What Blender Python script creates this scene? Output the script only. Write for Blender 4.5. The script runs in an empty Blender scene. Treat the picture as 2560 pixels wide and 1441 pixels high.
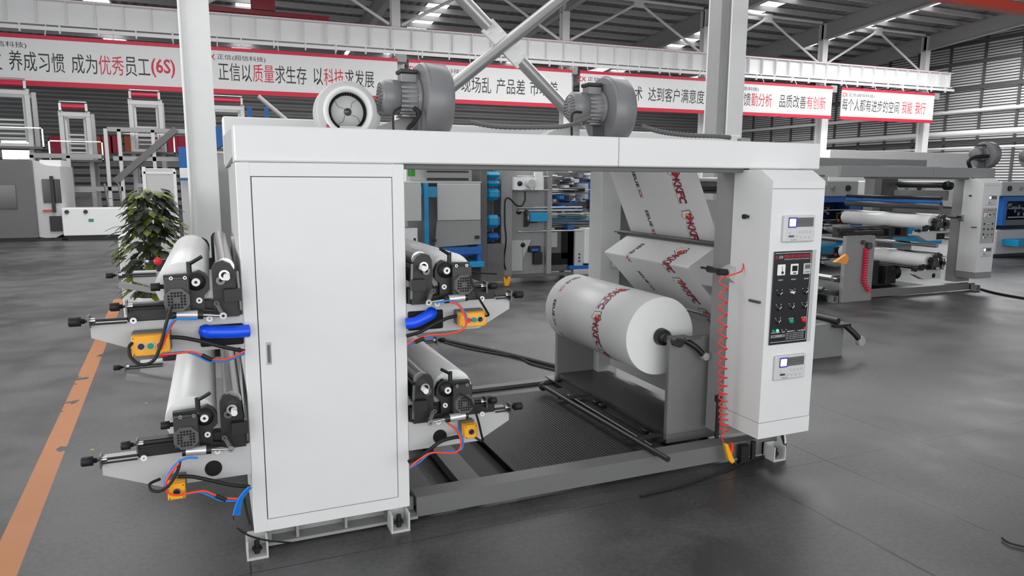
import bpy, math, random
from mathutils import Vector, Matrix
random.seed(7)
C = bpy.context.scene.collection
SC = bpy.context.scene
PI = math.pi
# ------------------------------------------------------------ camera
F = 1770.0
CAM = Vector((0, 0, 1.65))
def basis(yaw=22.95, pitch=8.65, roll=0.3):
    y, p, r = map(math.radians, (yaw, pitch, roll))
    fw = Vector((math.sin(y)*math.cos(p), math.cos(y)*math.cos(p), -math.sin(p)))
    rt = fw.cross(Vector((0, 0, 1))).normalized()
    up = rt.cross(fw)
    return rt*math.cos(r)+up*math.sin(r), up*math.cos(r)-rt*math.sin(r), fw
RT, UP, FW = basis()
cam = bpy.data.cameras.new('camera'); co = bpy.data.objects.new('camera', cam); C.objects.link(co)
cam.lens = F/2560*36; cam.sensor_width = 36; cam.clip_end = 300; cam.clip_start = .05
co.matrix_world = Matrix(((RT.x, UP.x, -FW.x, CAM.x), (RT.y, UP.y, -FW.y, CAM.y), (RT.z, UP.z, -FW.z, CAM.z), (0, 0, 0, 1)))
SC.camera = co
def on(px, py, ax, v):
    """measure the photograph: the point seen at a pixel on the plane axis = v"""
    d = RT*(px-1280)+UP*(720-py)+FW*F
    return CAM+d*((v-CAM[ax])/d[ax])
# ------------------------------------------------------------ world, lights, exposure
SC.view_settings.view_transform = 'Standard'; SC.view_settings.look = 'None'
SC.view_settings.gamma = 1; SC.view_settings.exposure = 0.0; SC.view_settings.use_curve_mapping = False
w = bpy.data.worlds.new('world'); SC.world = w; w.use_nodes = True
w.node_tree.nodes['Background'].inputs[0].default_value = (.93, .97, 1, 1)
w.node_tree.nodes['Background'].inputs[1].default_value = .62
def area(name, loc, rot, sx, sy, power, col=(1, 1, 1)):
    l = bpy.data.lights.new(name, 'AREA'); l.shape = 'RECTANGLE'; l.size = sx; l.size_y = sy; l.energy = power; l.color = col
    o = bpy.data.objects.new(name, l); C.objects.link(o); o.location = loc; o.rotation_euler = rot; return o
area('skylight_near', (3, 2, 8.4), (0, 0, 0), 14, 7, 150)
area('fill_mid_aisle', (3, 9, 8.6), (0, 0, 0), 16, 5, 640)  # added fill light between the machine and the far hall
area('skylight_left', (-1, 17, 8.6), (0, 0, 0), 8, 10, 1000)
area('skylight_middle', (13, 18, 8.6), (0, 0, 0), 10, 10, 1900)
area('skylight_right', (31, 21, 8.9), (0, 0, 0), 13, 9, 2350)
area('skylight_far', (16, 38, 8.4), (0, 0, 0), 34, 4, 2200)
area('door_daylight', (1, -5, 2.4), (math.radians(88), 0, 0), 14, 4.4, 520)
area('door_daylight_left', (-9, 4, 2.6), (math.radians(85), 0, math.radians(-75)), 9, 4, 620)
# ------------------------------------------------------------ materials
MATS = {}
def lin(c):
    return tuple((v/12.92 if v <= .04045 else ((v+.055)/1.055)**2.4) for v in c)
def mat(name, col, rough=.5, metal=0., var=.06, scale=8., emit=0., bump=0., alpha=1., spec=.5):
    """sRGB colour 0..1 with a little procedural unevenness"""
    if name in MATS: return MATS[name]
    m = bpy.data.materials.new(name); m.use_nodes = True; nt = m.node_tree; b = nt.nodes['Principled BSDF']
    L = lin(col)
    b.inputs['Roughness'].default_value = rough; b.inputs['Metallic'].default_value = metal
    b.inputs['Specular IOR Level'].default_value = spec
    tc = nt.nodes.new('ShaderNodeTexCoord'); n = nt.nodes.new('ShaderNodeTexNoise'); n.inputs['Scale'].default_value = scale
    n.inputs['Detail'].default_value = 4
    nt.links.new(tc.outputs['Object'], n.inputs['Vector'])
    r = nt.nodes.new('ShaderNodeMix'); r.data_type = 'RGBA'
    r.inputs[6].default_value = (*[max(0, v*(1-var)) for v in L], 1); r.inputs[7].default_value = (*[min(1, v*(1+var)) for v in L], 1)
    nt.links.new(n.outputs['Fac'], r.inputs[0]); nt.links.new(r.outputs[2], b.inputs['Base Color'])
    if emit: b.inputs['Emission Color'].default_value = (*L, 1); b.inputs['Emission Strength'].default_value = emit
    if bump:
        bp = nt.nodes.new('ShaderNodeBump'); bp.inputs['Strength'].default_value = bump; bp.inputs['Distance'].default_value = .01
        nt.links.new(n.outputs['Fac'], bp.inputs['Height']); nt.links.new(bp.outputs[0], b.inputs['Normal'])
    if alpha < 1: b.inputs['Alpha'].default_value = alpha
    MATS[name] = m; return m
WHITE = mat('white_powder_coat', (.88, .88, .88), .42, var=.02)
PGREY = mat('pale_grey_paint', (.74, .74, .74), .45, var=.03)
GREY = mat('mid_grey_paint', (.58, .58, .58), .5, var=.05)
DGREY = mat('dark_grey_paint', (.38, .38, .38), .5, var=.08)
BLACK = mat('black_oxide', (.10, .10, .105), .45, var=.15)
ALU = mat('brushed_aluminium', (.82, .82, .82), .32, .55, var=.04)
RUBBER = mat('black_rubber', (.08, .08, .08), .6)
STEEL = mat('polished_steel', (.78, .78, .78), .22, 1., var=.05)
DSTEEL = mat('dull_steel', (.42, .42, .42), .35, .9, var=.1)
IVORY = mat('white_plastic', (.92, .92, .92), .4)
HOLE = mat('black_hole', (.015, .015, .015), .8)
YEL = mat('yellow_plastic', (.98, .68, .12), .4)
BLUE = mat('blue_hose', (.03, .33, .95), .35)
LBLUE = mat('light_blue_tube', (.08, .5, .9), .35)
ORG = mat('orange_tube', (.95, .28, .12), .4)
RED = mat('red_plastic', (.85, .1, .18), .4)
GRN = mat('green_plastic', (.1, .55, .42), .4)
TEAL = mat('blue_machine_paint', (.05, .58, .78), .4, var=.08)
DBLUE = mat('deep_blue_paint', (.05, .38, .7), .4, var=.08)
FILM = mat('white_film', (.88, .88, .88), .35, var=.02)
PAPER = mat('film_edge_white', (.93, .93, .93), .6, var=.02)
PRED = mat('print_red', (.72, .13, .25), .4)
PBLK = mat('print_black', (.1, .1, .1), .4)
PYEL = mat('print_yellow', (.92, .72, .1), .4)
PLIL = mat('print_lilac', (.55, .5, .8), .4)
PGRY = mat('print_grey', (.5, .52, .52), .4)
BLW = mat('blower_grey_paint', (.48, .48, .49), .35, var=.04)
STRUCT = mat('structure_white_paint', (.92, .92, .92), .5, var=.04)
STRUCTG = mat('structure_grey_paint', (.62, .62, .62), .5, var=.05)
BANR = mat('banner_red', (.8, .12, .24), .5)
BANW = mat('banner_white', (.88, .88, .88), .55, var=.02)
BANK = mat('banner_black', (.12, .12, .12), .5)
LEAF = mat('leaf_green', (.34, .4, .07), .5, var=.35, scale=14)
LEAF2 = mat('leaf_dark', (.15, .19, .11), .5, var=.3, scale=14)
SCREEN = mat('lit_screen', (.95, .97, 1), .3, emit=1.6)
GLED = mat('lit_green_lamp', (.4, .95, .75), .3, emit=.8)
WINLIT = mat('daylit_pane', (1, 1, 1), .3, emit=1.5)
# ------------------------------------------------------------ mesh builder
class MB:
    def __init__(s): s.v = []; s.f = []; s.sm = []
    def add(s, vs, fs, smooth=False):
        n = len(s.v); s.v += [Vector(v) for v in vs]; s.f += [tuple(i+n for i in f) for f in fs]; s.sm += [smooth]*len(fs); return s
    def box(s, x0, x1, y0, y1, z0, z1):
        if x0 > x1: x0, x1 = x1, x0
        if y0 > y1: y0, y1 = y1, y0
        if z0 > z1: z0, z1 = z1, z0
        return s.add([(x, y, z) for x in (x0, x1) for y in (y0, y1) for z in (z0, z1)],
              [(0, 1, 3, 2), (4, 6, 7, 5), (0, 4, 5, 1), (2, 3, 7, 6), (0, 2, 6, 4), (1, 5, 7, 3)])
    def bbox(s, x0, x1, y0, y1, z0, z1, b=.004):
        """box with chamfered edges"""
        if x0 > x1: x0, x1 = x1, x0
        if y0 > y1: y0, y1 = y1, y0
        if z0 > z1: z0, z1 = z1, z0
        b = min(b, (x1-x0)*.45, (y1-y0)*.45, (z1-z0)*.45)
        vs = []; idx = {}
        X = (x0, x1); Y = (y0, y1); Z = (z0, z1)
        for i in (0, 1):
            for j in (0, 1):
                for k in (0, 1):
                    sx, sy, sz = 1-2*i, 1-2*j, 1-2*k
                    p = (X[i], Y[j], Z[k])
                    idx[(i, j, k, 0)] = len(vs); vs.append((p[0], p[1]+sy*b, p[2]+sz*b))
                    idx[(i, j, k, 1)] = len(vs); vs.append((p[0]+sx*b, p[1], p[2]+sz*b))
                    idx[(i, j, k, 2)] = len(vs); vs.append((p[0]+sx*b, p[1]+sy*b, p[2]))
        fs = []
        for i in (0, 1):
            q = [idx[(i, a, c, 0)] for a, c in ((0, 0), (1, 0), (1, 1), (0, 1))]; fs.append(q[::-1] if i == 0 else q)
            q = [idx[(a, i, c, 1)] for a, c in ((0, 0), (1, 0), (1, 1), (0, 1))]; fs.append(q if i == 0 else q[::-1])
            q = [idx[(a, c, i, 2)] for a, c in ((0, 0), (1, 0), (1, 1), (0, 1))]; fs.append(q[::-1] if i == 0 else q)
        for i in (0, 1):
            for j in (0, 1):
                q = [idx[(i, j, 0, 0)], idx[(i, j, 1, 0)], idx[(i, j, 1, 1)], idx[(i, j, 0, 1)]]; fs.append(q if (i == j) else q[::-1])
                q = [idx[(i, 0, j, 0)], idx[(i, 1, j, 0)], idx[(i, 1, j, 2)], idx[(i, 0, j, 2)]]; fs.append(q[::-1] if (i == j) else q)
                q = [idx[(0, i, j, 1)], idx[(1, i, j, 1)], idx[(1, i, j, 2)], idx[(0, i, j, 2)]]; fs.append(q if (i == j) else q[::-1])
                for k in (0, 1):
                    q = [idx[(i, j, k, 0)], idx[(i, j, k, 1)], idx[(i, j, k, 2)]]; fs.append(q if (i+j+k) % 2 == 0 else q[::-1])
        return s.add(vs, fs)
    def cyl(s, p0, p1, r, n=24, r1=None, caps=True):
        p0 = Vector(p0); p1 = Vector(p1); r1 = r if r1 is None else r1
        d = (p1-p0).normalized(); a = d.orthogonal().normalized(); b = d.cross(a)
        vs = []
        for p, rr in ((p0, r), (p1, r1)):
            for i in range(n):
                t = 2*PI*i/n; vs.append(p+(a*math.cos(t)+b*math.sin(t))*rr)
        s.add(vs, [(i, (i+1) % n, n+(i+1) % n, n+i) for i in range(n)], True)
        if caps: s.add(vs[:n], [tuple(range(n))[::-1]]); s.add(vs[n:], [tuple(range(n))])
        return s
    def ring(s, p0, p1, ro, ri, n=28):
        p0 = Vector(p0); p1 = Vector(p1); d = (p1-p0).normalized(); a = d.orthogonal().normalized(); b = d.cross(a)
        vs = []
        for p, r in ((p0, ro), (p1, ro), (p1, ri), (p0, ri)):
            for i in range(n):
                t = 2*PI*i/n; vs.append(p+(a*math.cos(t)+b*math.sin(t))*r)
        fs = [(k*n+i, k*n+(i+1) % n, ((k+1) % 4)*n+(i+1) % n, ((k+1) % 4)*n+i) for k in range(4) for i in range(n)]
        return s.add(vs, fs)
    def lathe(s, c, ax, prof, n=40):
        """prof: (distance along axis, radius) pairs"""
        c = Vector(c); d = Vector(ax).normalized(); a = d.orthogonal().normalized(); b = d.cross(a); vs = []
        for h, r in prof:
            for i in range(n):
                t = 2*PI*i/n; vs.append(c+d*h+(a*math.cos(t)+b*math.sin(t))*r)
        m = len(prof)
        return s.add(vs, [(k*n+i, k*n+(i+1) % n, (k+1)*n+(i+1) % n, (k+1)*n+i) for k in range(m-1) for i in range(n)], True)
    def tube(s, pts, r, n=8, sub=6, ridge=0.):
        P = [Vector(p) for p in pts]
        if len(P) > 2 and sub > 1:
            Q = []
            for i in range(len(P)-1):
                p0 = P[max(i-1, 0)]; p1 = P[i]; p2 = P[i+1]; p3 = P[min(i+2, len(P)-1)]
                for k in range(sub):
                    t = k/sub; Q.append(.5*((2*p1)+(p2-p0)*t+(2*p0-5*p1+4*p2-p3)*t*t+(3*p1-p0-3*p2+p3)*t**3))
            Q.append(P[-1]); P = Q
        vs = []; a = None
        for i, p in enumerate(P):
            d = (P[min(i+1, len(P)-1)]-P[max(i-1, 0)]).normalized()
            if a is None: a = d.orthogonal().normalized()
            a = (a-d*a.dot(d)).normalized(); b = d.cross(a)
            rr = r*(1+(ridge if i % 2 else 0))
            for k in range(n):
                t = 2*PI*k/n; vs.append(p+(a*math.cos(t)+b*math.sin(t))*rr)
        m = len(P)
        s.add(vs, [(j*n+k, j*n+(k+1) % n, (j+1)*n+(k+1) % n, (j+1)*n+k) for j in range(m-1) for k in range(n)], True)
        s.add(vs[:n], [tuple(range(n))[::-1]]); s.add(vs[-n:], [tuple(range(n))]); return s
    def prism(s, poly, ax, a0, a1):
        """poly in the plane across axis ax (x:(y,z) y:(x,z) z:(x,y)), from a0 to a1"""
        def P(u, v, a): return ((a, u, v), (u, a, v), (u, v, a))[ax]
        n = len(poly); vs = [P(u, v, a0) for u, v in poly]+[P(u, v, a1) for u, v in poly]
        return s.add(vs, [tuple(range(n)), tuple(range(n, 2*n))[::-1]]+[(i, n+i, n+(i+1) % n, (i+1) % n) for i in range(n)])
    def beam(s, p0, p1, w, h):
        p0 = Vector(p0); p1 = Vector(p1); d = (p1-p0).normalized(); u = Vector((0, 0, 1))
        if abs(d.z) > .99: u = Vector((0, 1, 0))
        a = d.cross(u).normalized(); b = a.cross(d); vs = []
        for p in (p0, p1):
            for i, j in ((-1, -1), (1, -1), (1, 1), (-1, 1)): vs.append(p+a*i*w/2+b*j*h/2)
        return s.add(vs, [(0, 1, 2, 3), (7, 6, 5, 4), (0, 4, 5, 1), (1, 5, 6, 2), (2, 6, 7, 3), (3, 7, 4, 0)])
    def ball(s, c, r, n=16):
        c = Vector(c); pr = [(-r*math.cos(PI*k/n*1.0), max(1e-4, r*math.sin(PI*k/n))) for k in range(n+1)]
        return s.lathe(c, (0, 0, 1), pr, n)
    def build(s, name, m, parent=None):
        off = world_loc(parent) if parent is not None else Vector((0, 0, 0))
        loc = Vector((0, 0, 0))
        if parent is None:
            xs = [v.x for v in s.v]; ys = [v.y for v in s.v]; zs = [v.z for v in s.v]
            loc = Vector(((min(xs)+max(xs))/2, (min(ys)+max(ys))/2, min(zs))); off = loc
        me = bpy.data.meshes.new(name); me.from_pydata([v-off for v in s.v], [], s.f)
        me.polygons.foreach_set('use_smooth', s.sm); me.materials.append(m)
        import bmesh
        bm = bmesh.new(); bm.from_mesh(me); bmesh.ops.recalc_face_normals(bm, faces=bm.faces); bm.to_mesh(me); bm.free()
        me.update()
        o = bpy.data.objects.new(name, me); C.objects.link(o); o.location = loc
        if parent is not None: o.parent = parent
        return o
def world_loc(o):
    v = Vector((0, 0, 0))
    while o is not None: v += o.location; o = o.parent
    return v
def thing(name, label, cat, loc, group=None):
    o = bpy.data.objects.new(name, None); C.objects.link(o); o.location = loc; o.empty_display_size = .1
    return tag(o, label, cat, group)
def tag(o, label=None, cat=None, group=None, kind=None):
    if label: o['label'] = label
    if cat: o['category'] = cat
    if group: o['group'] = group
    if kind: o['kind'] = kind
    return o
def structure(name, mb, m): return tag(mb.build(name, m), kind='structure')
def kids(o): return [c for c in bpy.data.objects if c.parent == o]
def dup(o, loc=None, label=None, group=None):
    def rec(a, p):
        c = a.copy(); C.objects.link(c)
        if p is not None: c.parent = p
        for ch in CH.get(a.name, []): rec(ch, c)
        return c
    CH = {}
    for x in bpy.data.objects:
        if x.parent: CH.setdefault(x.parent.name, []).append(x)
    r = rec(o, None)
    if loc is not None: r.location = loc
    if label: r['label'] = label
    if group: r['group'] = group
    return r
def text_mesh(body, bold=False):
    """flat text as (verts, faces), lower left at the origin, height about 1"""
    cu = bpy.data.curves.new('t', 'FONT'); cu.body = body; cu.size = 1; cu.resolution_u = 2
    if bold and body.isascii(): cu.offset = .02
    o = bpy.data.objects.new('t', cu); C.objects.link(o)
    dg = bpy.context.evaluated_depsgraph_get(); dg.update()
    me = bpy.data.meshes.new_from_object(o.evaluated_get(dg))
    vs = [v.co.copy() for v in me.vertices]; fs = [tuple(p.vertices) for p in me.polygons]
    bpy.data.objects.remove(o); bpy.data.meshes.remove(me); bpy.data.curves.remove(cu)
    if vs:
        x0 = min(v.x for v in vs); y0 = min(v.y for v in vs)
        vs = [Vector((v.x-x0, v.y-y0, 0)) for v in vs]
    return vs, fs
def text_on(mb, body, o, ux, uy, W, H, n=None, bold=False):
    """fit text in a W x H box whose lower left corner is o, lifted along n"""
    vs, fs = text_mesh(body, bold)
    if not vs: return mb
    mx = max(v.x for v in vs) or 1; my = max(v.y for v in vs) or 1
    o = Vector(o); ux = Vector(ux); uy = Vector(uy)
    n = ux.cross(uy)*.0015 if n is None else Vector(n)
    mb.add([o+ux*(v.x/mx*W)+uy*(v.y/my*H)+n for v in vs], fs); return mb
X_, Y_, Z_ = Vector((1, 0, 0)), Vector((0, 1, 0)), Vector((0, 0, 1))
# ------------------------------------------------------------ the hall
def floor_material():
    m = bpy.data.materials.new('worn_grey_floor'); m.use_nodes = True; nt = m.node_tree; N = nt.nodes; Lk = nt.links
    b = N['Principled BSDF']; b.inputs['Specular IOR Level'].default_value = .44; tc = N.new('ShaderNodeTexCoord'); sep = N.new('ShaderNodeSeparateXYZ'); Lk.new(tc.outputs['Object'], sep.inputs[0])
    def M(op, a, b_=None, c=None, clamp=False):
        n = N.new('ShaderNodeMath'); n.operation = op; n.use_clamp = clamp
        for i, v in enumerate((a, b_, c)):
            if v is None: continue
            if isinstance(v, (int, float)): n.inputs[i].default_value = v
            else: Lk.new(v, n.inputs[i])
        return n.outputs[0]
    def noise(s, det=5, dis=0, vec=None):
        n = N.new('ShaderNodeTexNoise'); n.inputs['Scale'].default_value = s; n.inputs['Detail'].default_value = det; n.inputs['Distortion'].default_value = dis
        Lk.new(vec or tc.outputs['Object'], n.inputs['Vector']); return n.outputs['Fac']
    x, y = sep.outputs[0], sep.outputs[1]
    big = noise(.45, 4, .4); mid = noise(2.2, 6, .3); fine = noise(40, 3)
    v = M('ADD', M('MULTIPLY', big, .5), M('ADD', M('MULTIPLY', mid, .35), M('MULTIPLY', fine, .15)))
    ramp = N.new('ShaderNodeValToRGB'); Lk.new(v, ramp.inputs[0])
    e = ramp.color_ramp.elements; e[0].position = .42; e[0].color = (.034, .034, .035, 1); e[1].position = .58; e[1].color = (.1, .1, .102, 1)
    # straight joints and cracks: masks of |a x + b y - c|
    def line(p, q, wd, wob=0.):
        (x0, y0), (x1, y1) = p, q; L = math.hypot(x1-x0, y1-y0); nx, ny = -(y1-y0)/L, (x1-x0)/L; tx, ty = (x1-x0)/L, (y1-y0)/L
        d = M('ADD', M('ADD', M('MULTIPLY', x, nx), M('MULTIPLY', y, ny)), -(nx*x0+ny*y0))
        if wob: d = M('ADD', d, M('MULTIPLY', M('SUBTRACT', mid, .5), wob))
        s = M('ADD', M('ADD', M('MULTIPLY', x, tx), M('MULTIPLY', y, ty)), -(tx*x0+ty*y0))
        inside = M('MULTIPLY', M('GREATER_THAN', s, 0), M('LESS_THAN', s, L))
        return M('MULTIPLY', M('LESS_THAN', M('ABSOLUTE', d), wd), inside)
    ls = [line((4.08, 3.95), (4.2, 1.0), .004), line((-6, 2.985), (9, 2.985), .003), line((4.08, 3.95), (4.0, 12), .004),
          line((3.31, 3.3), (3.345, 2.03), .006, .03), line((2.73, 2.67), (2.755, 1.2), .008, .05), line((.075, 3.1), (.03, 1.5), .004, .05),
          line((8.2, 1), (8.2, 14), .005), line((-6, 7.4), (14, 7.4), .004), line((0, 12), (14, 12), .006), line((-4, 17), (14, 17), .008)]
    dark = ls[0]
    for l in ls[1:]: dark = M('MAXIMUM', dark, l)
    mx = N.new('ShaderNodeMix'); mx.data_type = 'RGBA'; Lk.new(M('MULTIPLY', dark, .85), mx.inputs[0]); Lk.new(ramp.outputs[0], mx.inputs[6]); mx.inputs[7].default_value = (.008, .008, .008, 1)
    # painted orange lane line, worn through in places
    ctr = M('ADD', M('MULTIPLY', y, -.045), -.745)
    om = M('MULTIPLY', M('LESS_THAN', M('ABSOLUTE', M('SUBTRACT', x, ctr)), .062), M('LESS_THAN', y, 11))
    om = M('MULTIPLY', om, M('GREATER_THAN', mid, .38))
    m2 = N.new('ShaderNodeMix'); m2.data_type = 'RGBA'; Lk.new(om, m2.inputs[0]); Lk.new(mx.outputs[2], m2.inputs[6]); m2.inputs[7].default_value = (.42, .155, .045, 1)
    # scattered yellow paint flecks
    vor = N.new('ShaderNodeTexVoronoi'); vor.inputs['Scale'].default_value = 2.6; Lk.new(tc.outputs['Object'], vor.inputs['Vector'])
    fl = M('MULTIPLY', M('LESS_THAN', vor.outputs['Distance'], .035), M('GREATER_THAN', noise(.8, 2), .52))
    m3 = N.new('ShaderNodeMix'); m3.data_type = 'RGBA'; Lk.new(fl, m3.inputs[0]); Lk.new(m2.outputs[2], m3.inputs[6]); m3.inputs[7].default_value = (.3, .3, .04, 1)
    Lk.new(m3.outputs[2], b.inputs['Base Color'])
    Lk.new(M('ADD', M('MULTIPLY', mid, .35), .26), b.inputs['Roughness'])
    bp = N.new('ShaderNodeBump'); bp.inputs['Strength'].default_value = .12; bp.inputs['Distance'].default_value = .01; Lk.new(mid, bp.inputs['Height']); Lk.new(bp.outputs[0], b.inputs['Normal'])
    return m
def ribbed(name, col, ax, period, depth=.35, rough=.5, metal=0., gap=None):
    """profiled sheet: lighter and darker bands are real bump, sheet joints are dark lines every gap"""
    m = mat(name, col, rough, metal, var=.1, scale=.6); nt = m.node_tree; N = nt.nodes; b = N['Principled BSDF']
    tc = N.new('ShaderNodeTexCoord'); sep = N.new('ShaderNodeSeparateXYZ'); nt.links.new(tc.outputs['Object'], sep.inputs[0])
    mu = N.new('ShaderNodeMath'); mu.operation = 'MULTIPLY'; nt.links.new(sep.outputs[ax], mu.inputs[0]); mu.inputs[1].default_value = 2*PI/period
    si = N.new('ShaderNodeMath'); si.operation = 'SINE'; nt.links.new(mu.outputs[0], si.inputs[0])
    bp = N.new('ShaderNodeBump'); bp.inputs['Strength'].default_value = depth; bp.inputs['Distance'].default_value = period*.3
    nt.links.new(si.outputs[0], bp.inputs['Height']); nt.links.new(bp.outputs[0], b.inputs['Normal']); return m
fl = structure('floor', MB().box(-14, 40, -5, 47, -.3, 0), floor_material()); 
fl.data.transform(Matrix.Translation(fl.location)); fl.location = (0, 0, 0)
def roof_z(y): return 10.75-.085*abs(y-19)
rb = MB(); XR = 39.6
# corrugated roof: real trapezoid folds would be lost at this distance; build it as two slopes with a ribbed sheet
rb.add([(-14, -5, roof_z(-5)), (XR, -5, roof_z(-5)), (XR, 19, roof_z(19)), (-14, 19, roof_z(19)), (XR, 47, roof_z(47)), (-14, 47, roof_z(47)),
        (-14, -5, roof_z(-5)+.15), (XR, -5, roof_z(-5)+.15), (XR, 19, roof_z(19)+.15), (-14, 19, roof_z(19)+.15), (XR, 47, roof_z(47)+.15), (-14, 47, roof_z(47)+.15)],
       [(0, 3, 2, 1), (3, 5, 4, 2), (6, 7, 8, 9), (9, 8, 10, 11)])
structure('ceiling', rb, ribbed('roof_sheet', (.52, .52, .52), 0, .4, .5))
# back and right walls: horizontal profiled sheet
wb = MB().box(-14, XR, 47, 47.2, 0, roof_z(47))
structure('wall_back', wb, ribbed('wall_sheet_grey', (.55, .55, .55), 2, .45, .9))
wr = MB()
z = 0
while z < 10.5:      # real overlapping boards, each tilted like a louvre
    y1 = 47 if z < roof_z(47) else 19+(10.75-z)/.085
    wr.box(XR, XR+.03, 2, y1, z, z+.1)
    z += .15
structure('trim_3', MB().prism([(2, 0), (47, 0), (47, roof_z(47)), (19, roof_z(19)), (2, roof_z(2))], 0, XR+.1, XR+.15), mat('wall_backing', (.3, .3, .3), .7))
structure('wall_right', wr, mat('louvre_sheet', (.86, .86, .86), .5, var=.05, scale=.3))
wg = MB()
for z in (9.35, 8.3, 6.9, 5.6, 3.9): wg.box(XR-.16, XR-.01, 2, 46.9, z-.1, z+.1)
for y in range(3, 47, 2): wg.box(XR-.1, XR-.005, y-.06, y+.06, 0, min(roof_z(y)-.1, 10.3))
structure('trim_1', wg, mat('wall_girt', (.36, .36, .36), .5))
pu = MB(); y = 20.5
while y < 47:
    z = roof_z(y); pu.box(-13.9, XR-.2, y-.05, y+.05, z-.26, z-.03); y += 1.25
structure('trim_2', pu, mat('purlin', (.72, .72, .72), .45, var=.1))
# translucent roof sheets: they give off the daylight
n = 0
for x0, y0, y1 in ((-4.6, 34, 44.5), (1.5, 33, 46), (9.6, 31, 45.5), (17.2, 36, 46), (24.6, 26, 44), (32.0, 22, 33)):
    n += 1; b = MB(); z0, z1 = roof_z(y0)-.02, roof_z(y1)-.02
    b.add([(x0, y0, z0), (x0+1, y0, z0), (x0+1, y1, z1), (x0, y1, z1), (x0, y0, z0+.02), (x0+1, y0, z0+.02), (x0+1, y1, z1+.02), (x0, y1, z1+.02)], [(0, 1, 2, 3), (4, 7, 6, 5), (0, 3, 7, 4), (1, 5, 6, 2)])
    structure('window_%d' % n, b, mat('skylight_sheet', (1, 1, 1), .5, emit=2.2))
# lit windows low in the back wall
for k, (a, c_, z0, z1) in enumerate(((on(4, 370, 1, 46.9).x, on(41, 370, 1, 46.9).x, on(40, 398, 1, 46.9).z, on(40, 352, 1, 46.9).z), (on(43, 370, 1, 46.9).x, on(79, 370, 1, 46.9).x, on(60, 398, 1, 46.9).z, on(60, 352, 1, 46.9).z))):
    structure('window_%d' % (n+1+k), MB().box(a, c_, 46.9, 47, z0, z1), WINLIT)
# columns of the far row, with rafters, struts and braces
COLX = [-7.7, -.3, 7.08, 14.55, 22.0, 29.45, 37.0]
names = ['leftmost of the far row', 'behind the near left column', 'directly above the first blower', 'between the third and fourth banner',
         'beside the near right column', 'between the two rightmost banners', 'at the right end of the far row']
for x, nm in zip(COLX, names):
    if x < -6: continue
    t = thing('steel_column', 'white steel column of the far row, '+nm, 'column', (x, 28.4, 0), 'steel columns of the far row')
    b = MB().box(x-.22, x+.22, 28.2, 28.23, 0, 6.5).box(x-.22, x+.22, 28.6, 28.63, 0, 6.5).box(x-.02, x+.02, 28.23, 28.6, 0, 6.5)
    b.box(x-.17, x+.17, 28.5, 28.53, 6.5, roof_z(28.5)-.3).box(x-.17, x+.17, 28.8, 28.83, 6.5, roof_z(28.8)-.3).box(x-.02, x+.02, 28.53, 28.8, 6.5, roof_z(28.8)-.3)
    b.build('shaft', STRUCT, t)
    MB().box(x-.2, x+.2, 27.75, 28.2, 6.15, 6.5).box(x-.25, x+.25, 28.2, 28.75, 6.4, 6.55).build('bracket', STRUCTG, t)
    r = thing('roof_rafter', 'grey steel roof rafter running over the column, '+nm, 'beam', (x, 28.7, roof_z(28.7)-1.0), 'roof rafters')
    b = MB()
    for ya, yb in ((19, 28.7), (28.7, 46.8)):
        za, zb = roof_z(ya)-.3, roof_z(yb)-.3; d = .75
        b.prism([(ya, za), (yb, zb), (yb, zb-d), (ya, za-d)], 0, x-.02, x+.02)
        b.prism([(ya, za-d), (yb, zb-d), (yb, zb-d-.03), (ya, za-d-.03)], 0, x-.14, x+.14)
        b.prism([(ya, za+.0), (yb, zb+.0), (yb, zb-.03), (ya, za-.03)], 0, x-.14, x+.14)
    b.build('rafter_web', STRUCTG, r)
def rod(name, label, cat, p0, p1, r, m, group=None):
    return tag(MB().cyl(p0, p1, r, 16).build(name, m), label, cat, group)
for i in range(1, 6):
    a, c_ = COLX[i], COLX[i+1]; m_ = (a+c_)/2
    where = ['left of the first far column', 'over the second banner', 'over the third banner', 'over the fourth banner', 'over the fifth banner', 'over the rightmost banner'][i]
    t = thing('column_brace', 'white tube bracing between far columns, '+where, 'brace', (m_, 28.65, 7.7), 'tube braces of the far row')
    MB().cyl((a+.2, 28.65, 9.7), (c_-.2, 28.65, 9.7), .07, 14).build('strut', STRUCT, t)
    MB().cyl((m_-.1, 28.65, 9.55), (a+.25, 28.65, 7.7), .06, 14).build('diagonal', STRUCT, t)
    MB().cyl((m_+.1, 28.65, 9.55), (c_-.25, 28.65, 7.7), .06, 14).build('diagonal', STRUCT, t)
    MB().box(m_-.25, m_+.25, 28.6, 28.7, 9.4, 9.8).build('gusset_plate', STRUCT, t)
# crane runway girder
def tz(x): return .007*x
t = thing('crane_girder', 'long white crane runway girder with ribs above the banners', 'beam', (16, 28, 6.6))
b = MB(); xa, xb = -7.5, 38.3
def gird(b, y0, y1, z0, z1):
    b.prism([(xa, z0+tz(xa)), (xb, z0+tz(xb)), (xb, z1+tz(xb)), (xa, z1+tz(xa))], 1, y0, y1)
gird(b, 28.0, 28.03, 6.62, 7.38); gird(b, 27.82, 28.2, 7.35, 7.39); gird(b, 27.85, 28.18, 6.58, 6.62)
b.build('girder_web', STRUCT, t)
x = xa+.2
k = 0
while x < xb:
    MB().box(x-.01, x+.01, 27.84, 28.0, 6.62+tz(x), 7.36+tz(x)).build('stiffener', STRUCT, t); x += .825; k += 1
b = MB(); gird(b, 27.95, 28.06, 7.39, 7.43); b.build('rail', BANR, t)
b = MB(); gird(b, 27.72, 27.78, 6.38, 6.5)
x = xa
while x < xb: b.box(x-.02, x+.02, 27.7, 27.8, 6.3+tz(x), 6.55+tz(x)); x += 1.1
b.build('conductor_rail', STRUCT, t)
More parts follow.
